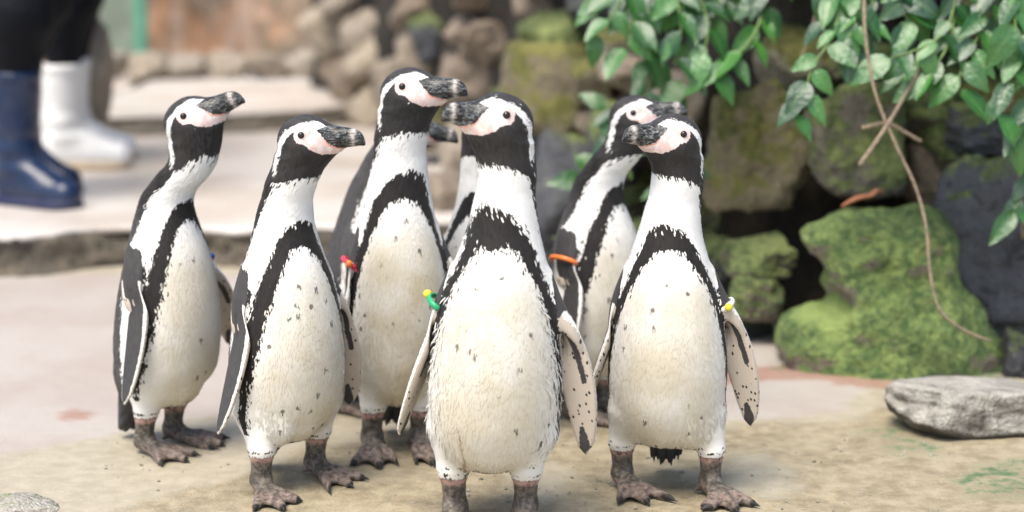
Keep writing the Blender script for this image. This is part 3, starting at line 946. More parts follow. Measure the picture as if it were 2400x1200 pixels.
def patterns(P, I, b):
    """colour fields (signed distances in metres) on the unposed bird"""
    x, y, z = P[:, 0], np.abs(P[:, 1]), P[:, 2]
    sgn = np.sign(P[:, 1])
    th, rho = I['th'], I['rho']
    A = {}
    bz = b.get('bz', 0.0); bw = b.get('bw', 1.0)
    # black back
    tb = cubic(z, [0, .08, .2, .30, .34, .38, .42, .46, .50, .53], np.radians([100, 100, 100, 104, 106, 103, 100, 98, 103, 116])) + rad(b.get('nb', 0)) * sst(.36, .42, z)
    back = (th - tb) * rho
    # breast band, an inverted U
    zb = z - bz * sst(.25, .36, z)
    pts = [(0, .432), (28, .424), (46, .392), (60, .352), (70, .30), (78, .23), (86, .15), (93, .09)]
    wd = np.array([.0215, .0200, .0150, .0108, .0110, .0102, .0062, .0030]) * bw
    k = .078
    ub = th * k
    band = line_sd(ub, zb, [(rad(a + b.get('ba', 0) * min(1, a / 60)) * k, q) for a, q in pts], wd * (1 + .35 * (b.get('ba', 0) < 0) * (np.arange(8) > 2)))
    if b.get('chest'):                     # ragged extension of the band down the breast
        band = np.maximum(band, ell(P[:, 0] * 0, P[:, 1], z, (0, b['chest'][0], b['chest'][1]), (1, b['chest'][2], b['chest'][3])) * -1 - 10 * (x < 0))
    # head
    line = [(.085, .601), (.060, .5955), (.046, .5930), (.018, .5880), (-.004, .5760), (-.017, .5575), (-.0215, .541), (-.0215, .522), (-.013, .500), (-.004, .46)]
    crown = poly_sd(x, z, line + [(-.3, .46), (-.3, .8), (.085, .8)]) - .0042
    crown = np.maximum(crown, np.minimum(.0135 - .12 * (x - .02) - y, np.minimum(z - .580, .066 - x)))
    hb = sst(.500, .528, z)
    back = back * (1 - hb) + crown * hb
    fbz = b.get('fb', 0.0)
    face = poly_sd(x, z, [(-.011, .493 + fbz), (-.0150, .53), (-.0120, .553), (-.001, .5705), (.011, .5815), (.014, .577), (.018, .565), (.030, .5625), (.036, .555),
                          (.052, .5465), (.068, .547), (.080, .538), (.06, .505 + fbz), (.040, .508 + fbz), (.024, .508 + fbz), (.006, .500 + fbz)])
    dark = np.maximum(back, band)
    hd = (z > .485) & ~I['isfl']
    dark = np.where(hd, np.maximum(dark, face), dark)
    # legs and tail
    tail = -(sd_tail(x, y, z) - .006)
    dark = np.maximum(dark, np.where((x < -.055) & (z < .175), .02 - .0 * tail, -1))
    fringe = np.maximum(.0032 - np.abs(z - .0735) - .003 * (x > .004), np.minimum(-.012 - x, .115 - z) * .7)
    dark = np.where(I['leg'], np.where(z < .10, np.maximum(fringe, -.004), dark), dark)
    low = np.minimum(.080 - z, .07 - y)
    dark = np.where(~I['leg'] & (z < .095) & (x > -.05), np.maximum(dark, low), dark)
    # dark armpit where the flipper leaves the shoulder
    dark = np.maximum(dark, np.where(I['leg'], -1, .017 - np.sqrt((x - .012) ** 2 + (y - .068) ** 2 + ((z - .312) * .6) ** 2)))
    # flippers
    s, c, t = I['s'], I['c'], I['t']
    sc = np.clip(s, 0, FL)
    lead = cubic(sc, fls, flc) + cubic(sc, fls, flh); trail = cubic(sc, fls, flc) - cubic(sc, fls, flh)
    outer = np.minimum(np.minimum(t + .003, (lead - .0030) - c), c - (trail + .0032))
    inner = line_sd(s, lead - c, [(.0, .014), (.06, .012), (.148, .0135)], [.009, .0055, .0042])
    inner = np.maximum(inner, .052 - s)
    inner = np.maximum(inner, line_sd(s, lead - c, [(.215, .022), (.247, .012)], [.004, .010]))
    fd = np.maximum(np.where(t > 0, outer, inner), .050 - s)
    fb = sst(-.002, .004, sd_nofl(x, y, z))
    dark = np.where(I['isfl'], dark * (1 - fb) + fd * fb, dark)
    A['dark'] = dark
    A['flip'] = (I['isfl'] & (t < .0005) & (s > .02)).astype(float)
    A['rag'] = np.where(I['isfl'], .25, np.where(z > .505, .38, 1.0)) * b.get('rag', 1.0)
    A['rag'] = np.where((z > .485) & (z < .53) & (x > -.012), .9, A['rag'])
    frontal = sst(1.5, .5, th)
    A['cream'] = np.where(I['isfl'], 0.15, sst(.41, .30, z) * frontal * b.get('cream', .66))
    A['spot'] = np.where(I['isfl'] | (z > .41) | (z < .08), 0, sst(1.75, 1.2, th))
    A['grey'] = np.where(I['isfl'], .55, sst(.46, .36, z) * sst(1.6, 1.8, th) * .9) + .25 * (z > .56) * (x < .05) * sst(.582, .592, z) + .22 * (z > .50)
    if b.get('greyall'): A['grey'] = np.maximum(A['grey'], b['greyall'])
    pinkp = poly_sd(x, z, [(.009, .580), (.018, .564), (.030, .5615), (.036, .554), (.050, .5455), (.070, .545), (.088, .552), (.074, .5575), (.063, .562),
                           (.054, .573), (.045, .584), (.038, .588), (.022, .5865)])
    ring = .0115 - np.hypot(x - .0225, z - .5755)
    pinkp = np.maximum(pinkp, ring)
    A['pink'] = np.where(hd, pinkp, -1)
    beak = poly_sd(x, z, [(.043, .5835), (.054, .572), (.063, .561), (.074, .5570), (.088, .5520), (.14, .54), (.14, .61), (.068, .600), (.062, .589), (.052, .587)])
    A['beak'] = np.where(hd, beak, -1)
    A['gape'] = np.where(hd, line_sd(x, z, [(.053, .571), (.063, .560), (.076, .5558), (.090, .5515)], [.0012, .003, .003, .0024]), -1)
    A['ring'] = np.where(hd, np.exp(-((x - .0965) / .0042) ** 2), 0)
    zg = .5645 - .05 * (x - .066)
    A['slit'] = np.where(hd & (x > .062), np.exp(-((z - zg) / .0012) ** 2), 0)
    A['foot'] = np.where(I['leg'], .0670 - z, np.where((z < .03) & (x > -.05), .02, -.03))
    A['ankle'] = .9 * np.exp(-((z - .0615) / .005) ** 2) + .12 * (z < .02)
    cl = np.full(len(x), 1.0)
    for (tx, ty), r in TOES:
        cl = np.minimum(cl, cone(x, y, z, (tx + .003, ty, .0065), (tx + .013, ty + (ty - .056) * .25, .0025), .0042, .0012))
    A['stain'] = np.where((x > 0) & (b.get('stain', 0) > 0), line_sd(P[:, 1], z, [(-.041, .165), (-.0365, .135), (-.034, .105), (-.037, .078)], [.0008, .0016, .0016, .0032]), -1)
    A['claw'] = sst(.0024, .0008, cl)
    return A

def rot_about(P, piv, axis, ang):
    """rotate each point by its own angle"""
    axis = np.asarray(axis, float); axis = axis / np.linalg.norm(axis)
    v = P - piv
    c = np.cos(ang)[:, None]; s_ = np.sin(ang)[:, None]
    return piv + v * c + np.cross(np.broadcast_to(axis, v.shape), v) * s_ + axis * (v @ axis)[:, None] * (1 - c)

def pose(P, fw, b):
    P = np.array(P, float)
    C = P.copy()
    z0 = C[:, 2]
    m = (z0 > .53) & (C[:, 0] > .05)
    P[m, 0] = .05 + (P[m, 0] - .05) * b.get('bill', 1.0)
    # flippers
    for sgn, key in ((-1, 'flr'), (1, 'fll')):
        abd, twist, swing = b.get(key, (16, 0, 0))
        m = (C[:, 1] * sgn > 0) & (fw > 0)
        if not m.any(): continue
        q = P[m].copy(); q[:, 1] *= sgn; w = fw[m]
        q = rot_about(q, FS, FD, -w * rad(twist))
        q = rot_about(q, FS, (1, 0, 0), -w * (FA - rad(abd)))
        q = rot_about(q, FS, (0, 1, 0), w * rad(swing))
        q[:, 1] *= sgn
        P[m] = q
    # fatness
    fat = b.get('fat', 1.0)
    wz = sst(.03, .12, z0) * sst(.44, .34, z0) * (1 - fw)
    P[:, 0] *= 1 + (fat - 1) * wz; P[:, 1] *= 1 + (fat - 1) * wz
    P[:, 1] += fw * np.sign(C[:, 1]) * (fat - 1) * .07
    # tail
    wt = sst(-.065, -.10, C[:, 0]) * (z0 < .12)
    P[:, 2] += wt * (b.get('tailup', 0) + .005 * np.sin(C[:, 1] * 420 + 1.0) + .004 * np.sin(C[:, 1] * 1130))
    # legs
    for sgn, key in ((-1, 'legr'), (1, 'legl')):
        dx, dy, fy = b.get(key, (0, 0, 0))
        w = sst(.145, .06, z0) * sst(.012, .035, C[:, 1] * sgn) * sst(-.06, -.045, C[:, 0]) * (1 - fw)
        wf = sst(.05, .022, z0) * (C[:, 1] * sgn > 0) * sst(-.06, -.045, C[:, 0])
        P = rot_about(P, np.array([ANK[0], ANK[1] * sgn, 0]), (0, 0, 1), wf * rad(fy))
        P[:, 0] += w * dx; P[:, 1] += w * dy
    # head and neck
    wh = sst(.490, .548, z0)
    hs = 1 + (b.get('hs', 1.0) - 1) * sst(.48, .54, z0)[:, None]
    hc_ = np.array([.002, 0, .53]); P = hc_ + (P - hc_) * hs
    P[:, 0] += sst(.43, .55, z0) * b.get('hf', 0)
    P = rot_about(P, np.array([.002, 0, .515]), (0, 1, 0), -wh * rad(b.get('hp', 0)))
    P = rot_about(P, np.array([.002, 0, .515]), (1, 0, 0), wh * rad(b.get('hr', 0)))
    P[:, 2] += sst(.37, .52, z0) * b.get('stretch', 0)
    wy = sst(.385, .545, z0)
    P = rot_about(P, np.array([.002, 0, .5]), (0, 0, 1), wy * rad(b.get('hy', 0)))
    wn = sst(.34, .50, z0)
    P = rot_about(P, np.array([0, 0, .40]), (0, 1, 0), wn * rad(b.get('np', 0)))
    P = rot_about(P, np.array([0, 0, .40]), (1, 0, 0), wn * rad(b.get('nr', 0)))
    # lean of the whole trunk over the feet
    wl = sst(.035, .125, z0)
    wl = np.where((C[:, 0] < -.06) & (z0 < .12), 1, wl)
    P = rot_about(P, np.array([0, 0, .06]), (0, 1, 0), wl * rad(b.get('lean', 0)))
    P = rot_about(P, np.array([0, 0, .06]), (1, 0, 0), wl * rad(b.get('roll', 0)))
    return P

# feathers: thin blades laid over the plumage, each coloured by the spot it grows from
def make_feathers(n, rng, zone=None, Lr=(.007, .012), lr=(.0001, .00035), wid=.15, spread=.16):
    area = np.linalg.norm(np.cross(CV[CQ[:, 2]] - CV[CQ[:, 0]], CV[CQ[:, 3]] - CV[CQ[:, 1]]), axis=1)
    base = patterns(CV, CI, {})
    fq = CQ[:, 0]
    z = CV[fq, 2]
    ok = ~CI['isfl'][fq] & ~CI['leg'][fq] & (base['pink'][fq] < -.003) & (base['beak'][fq] < -.005) & (CI['fw'][fq] <= 0) & (z > .078)
    head = sst(.50, .54, z)
    if zone is not None: ok = ok & zone(CI['th'][fq], z)
    p = area * ok * (1 + 1.2 * head)
    pick = rng.choice(len(CQ), n, p=p / p.sum())
    w4 = rng.dirichlet(np.ones(4), n)
    P = sum(CV[CQ[pick, i]] * w4[:, i:i + 1] for i in range(4))
    N = sum(CN[CQ[pick, i]] * w4[:, i:i + 1] for i in range(4)); N /= np.linalg.norm(N, axis=1, keepdims=True)
    hd = sst(.50, .56, P[:, 2])[:, None]
    D = np.array([0, 0, -1.0]) * (1 - hd) + np.array([-.75, 0, -.65]) * hd
    D = D + rng.normal(0, spread, (n, 3)) - np.array([.12, 0, 0]) * (1 - hd)
    D -= N * (D * N).sum(1, keepdims=True); D /= np.linalg.norm(D, axis=1, keepdims=True)
    S = np.cross(N, D)
    L = (rng.uniform(*Lr, n) * (1 - .5 * hd[:, 0]))[:, None]; Wd = L * wid
    lift = rng.uniform(*lr, n)[:, None] * (1 - .4 * hd)
    ruff = (rng.random(n) < .025)[:, None] * rng.uniform(.0005, .0022, n)[:, None] * (1 - hd)
    a = P - S * Wd * .5 + N * -.0003
    b = P + S * Wd * .5 + N * -.0003
    c = P + D * L * .6 + S * Wd * .75 + N * (lift * .8 + .0004)
    e = P + D * L * .6 - S * Wd * .75 + N * (lift * .8 + .0004)
    t = P + D * L + N * (lift + ruff)
    V = np.stack([a, b, c, t, e], 1).reshape(-1, 3)
    i0 = np.arange(n) * 5
    quads = np.stack([i0 + 4, i0 + 2, i0 + 1, i0], 1); tris = np.stack([i0 + 3, i0 + 2, i0 + 4], 1)
    return P, V, quads, tris, N
FEA = make_feathers(10000, np.random.default_rng(3))
FEA_I = canon_info(FEA[0])
FLU = make_feathers(280, np.random.default_rng(9), lambda th, z: (th > .85) & (th < 1.75) & (z > .085) & (z < .33), (.012, .022), (.0006, .0035), .10, .35)
FLU_I = canon_info(FLU[0])
AT = ('dark', 'flip', 'rag', 'cream', 'spot', 'grey', 'pink', 'beak', 'gape', 'ring', 'slit', 'foot', 'ankle', 'claw', 'stain')

def uv_ball(c, r, nu=14, nv=9, sc=(1, 1, 1)):
    V = []; Q = []
    for j in range(nv + 1):
        p = PI * j / nv
        for i in range(nu):
            a = 2 * PI * i / nu
            V.append((c[0] + r * sc[0] * math.sin(p) * math.cos(a), c[1] + r * sc[1] * math.sin(p) * math.sin(a), c[2] + r * sc[2] * math.cos(p)))
    for j in range(nv):
        for i in range(nu):
            Q.append((j * nu + i, (j + 1) * nu + i, (j + 1) * nu + (i + 1) % nu, j * nu + (i + 1) % nu))
    return np.array(V), Q

def make_penguin(b):
    fr = on_z(*b['feet'][0], .015); flp = on_z(*b['feet'][1], .015)
    mid = (fr + flp) / 2
    rz = rad(-90 + b['yaw'])
    sc = b.get('scale', 1.0)
    R = np.array([[math.cos(rz), -math.sin(rz)], [math.sin(rz), math.cos(rz)]])
    # stand the trunk over its feet
    off = R @ np.array([ANK[0] * sc, 0])
    loc = np.array([mid[0] - off[0] + b.get('dx', 0), mid[1] - off[1] + b.get('dy', 0), 0])
    for key, fp, sg in (('legr', fr, -1), ('legl', flp, 1)):
        l = (R.T @ (fp[:2] - loc[:2])) / sc
        b[key] = (l[0] - ANK[0], l[1] - ANK[1] * sg, b.get('fy', (0, 0))[0 if sg < 0 else 1])
    root = empty('penguin', loc, rz)
    root.scale = (sc, sc, sc)
    tag(root, b['label'], 'penguin', 'penguins walking on the concrete path')
    seed = np.array([b['seed'] * 1.37, b['seed'] * .61, b['seed'] * 2.11])
    V = pose(CV, CI['fw'], b)
    me = mesh_np('penguin_body', V, CQ)
    A = patterns(CV, CI, b)
    for k in AT: attr_f(me, k, A[k])
    attr_v(me, 'canon', CV + seed)
    link('body', me, M['penguin'], root)
    # plumage
    for F_, FI_, nm in [(FEA, FEA_I, 'plumage')] + ([(FLU, FLU_I, 'fluff')] if b.get('fluff') else []):
     P, FV, q, t, FN_ = F_
     PV = pose(FV, np.zeros(len(FV)), b)
     me = mesh_np('penguin_plumage', PV, q, t)
     R5 = np.repeat(P, 5, 0); N5 = np.repeat(FN_, 5, 0); z5 = np.zeros(len(R5))
     nn = pose(R5 + N5 * .0005, z5, b) - pose(R5 - N5 * .0005, z5, b); nn /= np.linalg.norm(nn, axis=1, keepdims=True)
     nn = nn + np.repeat(np.random.default_rng(5).normal(0, .014, (len(P), 3)), 5, 0)
     nn /= np.linalg.norm(nn, axis=1, keepdims=True)
     me.normals_split_custom_set_from_vertices([tuple(v) for v in nn])
     A = patterns(P, FI_, b)
     if nm == 'fluff': A['dark'] = np.minimum(A['dark'] - .012, -.004)
     jit = np.random.default_rng(b['seed']).normal(0, .0035, len(P)) * A['rag']
     A['dark'] = A['dark'] + jit
     A['rag'] = A['rag'] * .45
     for k in AT: attr_f(me, k, np.repeat(A[k], 5))
     attr_v(me, 'canon', np.repeat(P + seed, 5, 0) + (FV - np.repeat(P, 5, 0)) * .3)
     o = link(nm, me, M['penguin'], root); o['kind'] = 'stuff'
    # eyes
    for sg in (-1, 1):
        # find the surface at the eye
        yy = np.linspace(.015, .05, 141)
        f = sd_nofl(np.full(141, .0225), yy, np.full(141, .5755))
        ye = yy[np.argmin(np.abs(f))]
        EV, EQ = uv_ball((.0225, sg * (ye - .0018), .5755), .0056)
        link('eye', mesh_np('penguin_eye', pose(EV, np.zeros(len(EV)), b), EQ), M['eye'], root)
    # flipper band
    for (side, colr, beads, s0) in b.get('bands', []):
        ring = []
        nu, nv = 26, 8
        hc = float(cubic(np.array([s0]), fls, flh)[0]) + .004; ht = float(cubic(np.array([s0]), fls, flt)[0]) + .006
        c0 = float(cubic(np.array([s0]), fls, flc)[0])
        V = []; Q = []
        def fpt(s, c, t): 
            p = FS + FD * s + np.array([1.0, 0, 0]) * c + FN * t
            return (p[0], p[1] * side, p[2])
        for i in range(nu):
            a = 2 * PI * i / nu
            for j in range(nv):
                g = 2 * PI * j / nv; r = .0030
                V.append(fpt(s0 + r * 1.4 * math.sin(g), c0 + (hc + r * math.cos(g)) * math.cos(a), (ht + r * math.cos(g)) * math.sin(a)))
        for i in range(nu):
            for j in range(nv):
                Q.append((i * nv + j, ((i + 1) % nu) * nv + j, ((i + 1) % nu) * nv + (j + 1) % nv, i * nv + (j + 1) % nv))
        V = np.array(V)
        wv = float(sst(0.0, .030, sd_nofl(*[np.array([v]) for v in (FS + FD * s0)]))[0])
        bo = link('flipper_band', mesh_np('flipper_band', pose(V, np.full(len(V), wv), b), Q), M['band_' + colr], root)
        for (ang, bc) in beads:
            a = rad(ang)
            BV, BQ = uv_ball(fpt(s0, c0 + (hc + .004) * math.cos(a), (ht + .004) * math.sin(a)), .0062, 12, 8)
            link('bead', mesh_np('band_bead', pose(BV, np.full(len(BV), wv), b), BQ), M['band_' + bc], bo)
    return root

BIRDS = [
    dict(seed=1, label='penguin with raised bill standing furthest from the mossy rocks, beside the low step', feet=((338, 1040), (405, 1012)), yaw=55, scale=.97,
         fb=.013, hs=1.05, hy=24, hp=29, np=9, nr=0, hf=.046, lean=0, dx=.016, stretch=-.014, flr=(17, 10, -10), fll=(36, 40, 5), fy=(0, 8), nb=-5, ba=-10,
         bands=[(1, 'red', [(0, 'white'), (60, 'blue')], .045)]),
    dict(seed=2, label='penguin with horizontal bill standing between the raised-bill bird and the red-banded one', feet=((612, 1135), (738, 1090)), yaw=33, scale=.975,
         hy=40, hp=2, np=6, hf=.020, lean=-1, flr=(17, 0, -8), fll=(20, 50, 4), fy=(-5, 5), bz=-.012, ba=-12),
    dict(seed=3, label='tall penguin with red flipper band and long dark bill, behind its flock mates', feet=((872, 1035), (985, 1030)), yaw=12, scale=1.06, fat=.87, dx=.006,
         hy=54, hp=5, np=2, nr=-3, lean=0, stretch=.0, flr=(18, 10, 0), fll=(20, 30, 0), cream=.85, bw=1.0,
         bands=[(-1, 'red', [(20, 'orange'), (-40, 'red')], .055)]),
    dict(seed=4, label='foremost penguin with green band on its flipper and ragged dark breast patch', feet=((1066, 1196), (1232, 1196)), yaw=-6, scale=1.055, tailup=.03, roll=-3.2,
         bill=.80, hy=-62, hp=2, np=0, lean=0, flr=(19, 12, 0), fll=(22, 70, 0), chest=(-0.008, .418, .040, .022), bw=1.1, rag=1.6, stain=1, fluff=1,
         bands=[(-1, 'green', [(95, 'yellow')], .050)]),
    dict(seed=5, label='penguin with orange flipper band, seen side-on in front of the leafy vine', feet=((1330, 960), (1410, 945)), yaw=50, scale=.955,
         hy=26, hp=12, np=6, hf=.045, lean=2, stretch=-.005, flr=(17, 10, -14), fll=(20, 0, 0), fat=1.06, nb=-8, ba=-8, bands=[(-1, 'orange', [], .050)]),
    dict(seed=6, label='penguin with white band and yellow bead on its flipper, beside the mossy boulder', feet=((1458, 1118), (1664, 1136)), yaw=-4, scale=.98,
         bill=.92, hy=-56, hp=-3, np=0, nr=-6, lean=0, flr=(19, 8, 0), fll=(22, 65, 0), bz=-.014, bw=.85, fy=(25, 20),
         bands=[(1, 'white', [(10, 'yellow')], .055)]),
    dict(seed=7, label='grey-backed penguin mostly hidden behind the red-banded penguin', feet=((775, 948), (845, 938)), yaw=82, scale=.93,
         hy=4, hp=0, np=7, hf=.02, lean=7, flr=(15, 0, -10), fll=(18, 0, 0), greyall=.8),
    dict(seed=8, label='penguin almost wholly hidden behind the green-banded penguin, only a shoulder showing', feet=((1092, 985), (1182, 990)), yaw=-10, scale=.95,
         hy=26, hp=0, np=0, flr=(16, 0, 0), fll=(16, 0, 0)),
]
for b in BIRDS: make_penguin(b)

# ================================================================ leafy vines and twigs
def tube(pts, radii, sides=7):
    P = np.array(pts, float); n = len(P)
    T = np.gradient(P, axis=0); T /= np.linalg.norm(T, axis=1, keepdims=True)
    ref = np.array([0, 1.0, 0]); V = []
    for i in range(n):
        a = np.cross(T[i], ref); a /= np.linalg.norm(a) + 1e-9; b = np.cross(T[i], a)
        for k in range(sides):
            g = 2 * PI * k / sides
            V.append(P[i] + (a * math.cos(g) + b * math.sin(g)) * radii[i])
    Q = [(i * sides + k, i * sides + (k + 1) % sides, (i + 1) * sides + (k + 1) % sides, (i + 1) * sides + k) for i in range(n - 1) for k in range(sides)]
    V.append(P[0]); V.append(P[-1])
    T3 = [(len(V) - 2, (k + 1) % sides, k) for k in range(sides)] + [(len(V) - 1, (n - 1) * sides + k, (n - 1) * sides + (k + 1) % sides) for k in range(sides)]
    return np.array(V), Q, T3

def curve_pts(ctrl, n=24):
    """ctrl: (px, py, depth)"""
    C = np.array([at(*c) for c in ctrl]); d = np.r_[0, np.cumsum(np.linalg.norm(np.diff(C, axis=0), axis=1))]
    t = np.linspace(0, d[-1], n)
    return np.stack([cubic(t, d, C[:, k]) for k in range(3)], 1)

def leaf_mesh(seed, width=.30, fold=.25, droop=.25, tip=1.0):
    """ovate leaf, length 1 along +X, folded on its midrib, drooping to the tip"""
    rows = [0, .06, .18, .32, .48, .64, .80, .92, 1.0]
    V = []; Q = []; T = []
    rr = random.Random(seed)
    for r in rows:
        w = width * (math.sin(PI * min(1, r ** .75)) ** .8) * (1 - .25 * r) * 1.12 if 0 < r < 1 else 0
        for s in (-1, -.5, 0, .5, 1):
            y = s * w
            z = abs(s) * w * fold - droop * r * r + .02 * math.sin(r * 9 + s * 2 + seed) * abs(s)
            V.append((r, y, z))
    for i in range(len(rows) - 1):
        for j in range(4):
            a = i * 5 + j; Q.append((a, a + 5, a + 6, a + 1))
    me = mesh_np('leaf', V, Q)
    me.materials.append(M['leaf'])
    return me
LEAVES = [leaf_mesh(1, .25, .25, .22), leaf_mesh(2, .29, .15, .30), leaf_mesh(3, .22, .35, .12), leaf_mesh(4, .30, .10, .40)]

def vine(name, label, stems, size, seed, dens=30, spread=1.0):
    rv = random.Random(seed)
    root_p = at(*stems[0][0][0])
    root = empty(name, root_p); tag(root, label, 'plant')
    RI = np.array(root_p)
    n = 0
    for ctrl, rad_, skip in stems:
        if ctrl[0][1] == -140: ctrl = [(ctrl[0][0], -330, ctrl[0][2] + .42), (ctrl[0][0], -230, ctrl[0][2] + .12)] + ctrl   # rooted in the wall top
        P = curve_pts(ctrl, 30)
        V, Q, T = tube(P - RI, np.linspace(rad_, rad_ * .45, len(P)))
        link('stem', mesh_np('stem', V, Q, T), M['stem'], root)
        L = np.r_[0, np.cumsum(np.linalg.norm(np.diff(P, axis=0), axis=1))]
        step = dens / (FPX / ctrl[0][2])
        t = step * rv.uniform(.3, 1.0) + skip * L[-1]
        side = 1
        while t < L[-1] + step * .4:
            tt = min(t, L[-1])
            p = np.array([np.interp(tt, L, P[:, k]) for k in range(3)])
            last = t >= L[-1]
            q0 = np.array([np.interp(min(tt + .01, L[-1]), L, P[:, k]) - np.interp(max(tt - .01, 0), L, P[:, k]) for k in range(3)])
            q0 /= np.linalg.norm(q0)
            # leaf direction: sideways off the stem, falling
            d = q0 * (.9 if last else .35) + np.array([side * rv.uniform(.45, 1.0), -rv.uniform(.1, .7), -rv.uniform(.15, .95)]) * spread * (.4 if last else 1)
            d /= np.linalg.norm(d)
            up = np.array([rv.uniform(-.5, .5), -rv.uniform(.35, 1.0), rv.uniform(.45, 1.0)])
            up -= d * up.dot(d); up /= np.linalg.norm(up)
            yv = np.cross(up, d)
            s = size * rv.uniform(.65, 1.2)
            o = link('leaf', rv.choice(LEAVES), None, root)
            mtx = Matrix(((d[0], yv[0], up[0]), (d[1], yv[1], up[1]), (d[2], yv[2], up[2]))).to_4x4()
            o.matrix_local = Matrix.Translation(Vector(p - RI + d * .004)) @ mtx @ Matrix.Diagonal((s, s, s, 1))
            side = -side if rv.random() < .85 else side
            t += step * rv.uniform(.6, 1.3); n += 1
    return n

dA = 3.85
nA = vine('hanging_vine', 'leafy green vine hanging in front of the rocks behind the orange-banded penguin', [
    ([(1535, -140, dA), (1524, 20, dA), (1514, 150, dA - .03), (1505, 262, dA - .05)], .0085, .0),
    ([(1490, -140, dA), (1470, -30, dA - .05), (1430, 40, dA - .08), (1400, 78, dA - .08)], .004, .0),
    ([(1510, -140, dA), (1490, 10, dA - .04), (1475, 70, dA - .06), (1462, 110, dA - .06)], .004, .0),
    ([(1570, -140, dA), (1588, 0, dA - .08), (1596, 90, dA - .1), (1580, 150, dA - .1)], .004, .0),
    ([(1610, -140, dA), (1640, -10, dA - .05), (1660, 60, dA - .08), (1652, 120, dA - .1)], .004, .0),
    ([(1590, -140, dA), (1610, 60, dA), (1612, 150, dA), (1590, 215, dA)], .004, .0),
    ([(1690, -140, dA), (1700, -40, dA), (1680, 30, dA), (1640, 80, dA)], .004, .0),
    ([(1790, -140, dA - .05), (1788, 20, dA - .05), (1760, 95, dA - .08), (1700, 150, dA - .1), (1640, 195, dA - .1)], .005, .45),
    ([(1650, -140, dA + .05), (1560, -60, dA + .02), (1480, -20, dA), (1420, -10, dA)], .004, .0),
    ([(1780, -140, dA + .05), (1740, -60, dA + .02), (1660, -30, dA), (1600, 0, dA)], .004, .0),
    ([(1525, 130, dA), (1560, 200, dA), (1570, 250, dA), (1585, 300, dA)], .003, .0),
    ([(1508, 200, dA), (1470, 240, dA), (1440, 262, dA), (1410, 275, dA)], .003, .3),
], .072, 21, 33)
dB = 3.55
nB = vine('climbing_vine', 'broad-leaved green vine spilling over the top of the mossy rocks', [
    ([(1960, -140, dB), (1965, -20, dB), (1955, 80, dB - .03), (1900, 165, dB - .05), (1885, 230, dB - .05), (1850, 280, dB - .05)], .004, .12),
    ([(2000, -140, dB), (2010, 0, dB), (2000, 60, dB - .02), (1985, 105, dB - .03)], .004, .0),
    ([(2080, -140, dB), (2110, -20, dB), (2120, 20, dB), (2125, 50, dB)], .004, .0),
    ([(1900, -140, dB), (1930, -60, dB), (1960, -10, dB), (1930, 50, dB)], .004, .0),
    ([(2260, -140, dB), (2240, 0, dB - .02), (2210, 80, dB - .04), (2140, 120, dB - .06), (2090, 135, dB - .06)], .004, .1),
    ([(2240, 20, dB), (2220, 110, dB - .04), (2180, 170, dB - .05), (2150, 205, dB - .05)], .0035, .0),
    ([(2330, -140, dB), (2320, 0, dB - .02), (2290, 90, dB - .04), (2250, 170, dB - .05), (2245, 215, dB - .05)], .004, .1),
    ([(2420, -140, dB), (2400, 60, dB - .04), (2370, 180, dB - .06), (2335, 270, dB - .06)], .004, .1),
    ([(2400, -140, dB - .05), (2385, -20, dB - .06), (2380, 60, dB - .08), (2395, 120, dB - .08)], .004, .0),
    ([(2180, -140, dB + .05), (2160, -60, dB), (2130, 0, dB), (2150, 70, dB)], .004, .0),
    ([(2330, -140, dB + .05), (2340, -60, dB), (2370, 0, dB), (2350, 60, dB)], .004, .0),
    ([(2450, -140, dB), (2430, 100, dB), (2420, 240, dB - .05), (2390, 300, dB - .05)], .004, .2),
    ([(2200, 120, dB), (2150, 150, dB), (2100, 165, dB), (2060, 150, dB)], .003, .0),
    ([(2060, -140, dB + .05), (2070, -40, dB + .03), (2040, 20, dB), (2050, 90, dB)], .004, .0),
    ([(2440, 330, dB), (2420, 400, dB), (2400, 450, dB), (2380, 490, dB)], .003, .3),
], .074, 22, 30)
dC = 4.05
nC = vine('leafy_sprig', 'bright green leafy sprig growing low behind the orange-banded penguin', [
    ([(1440, 560, dC), (1400, 480, dC - .05), (1370, 420, dC - .06), (1345, 360, dC - .06)], .004, .45),
    ([(1470, 560, dC), (1540, 520, dC - .05), (1562, 450, dC - .06), (1568, 370, dC - .06)], .004, .0),
    ([(1420, 640, dC), (1360, 610, dC - .05), (1320, 580, dC - .06), (1296, 555, dC - .06)], .004, .3),
    ([(1480, 420, dC), (1460, 340, dC), (1440, 280, dC), (1425, 255, dC)], .004, .3),
], .075, 23, 42)

def twig(ctrl, r0, r1, label, mat='twig', name='dry_twig'):
    P = curve_pts(ctrl, 40); p0 = P[0]
    rr = np.linspace(r0, r1, len(P)) * (1 + .12 * np.sin(np.arange(len(P)) * 1.9))
    V, Q, T = tube(P - p0, rr, 8)
    o = link(name, mesh_np(name, V, Q, T), M[mat]); o.location = p0
    tag(o, label, 'twig')
twig([(2025, -60, 3.55), (2030, 100, 3.5), (2055, 230, 3.48), (2100, 340, 3.47), (2150, 450, 3.47), (2172, 540, 3.46), (2180, 640, 3.45), (2205, 730, 3.44), (2260, 775, 3.44), (2322, 800, 3.44)], .0034, .0028,
     'long dry brown twig hanging in a curve across the mossy boulder')
twig([(2185, 110, 3.52), (2140, 190, 3.5), (2075, 300, 3.47), (2014, 388, 3.45)], .0034, .0044, 'short straight broken stick crossing the long hanging twig')
twig([(2020, 300, 3.53), (2080, 290, 3.53), (2130, 315, 3.53), (2160, 332, 3.53)], .0040, .0035, 'stubby dry twig lying behind the crossed sticks')
twig([(2390, -60, 3.6), (2385, 120, 3.58), (2368, 200, 3.56), (2372, 250, 3.55)], .0035, .003, 'thin dry twig dangling among the broad vine leaves')
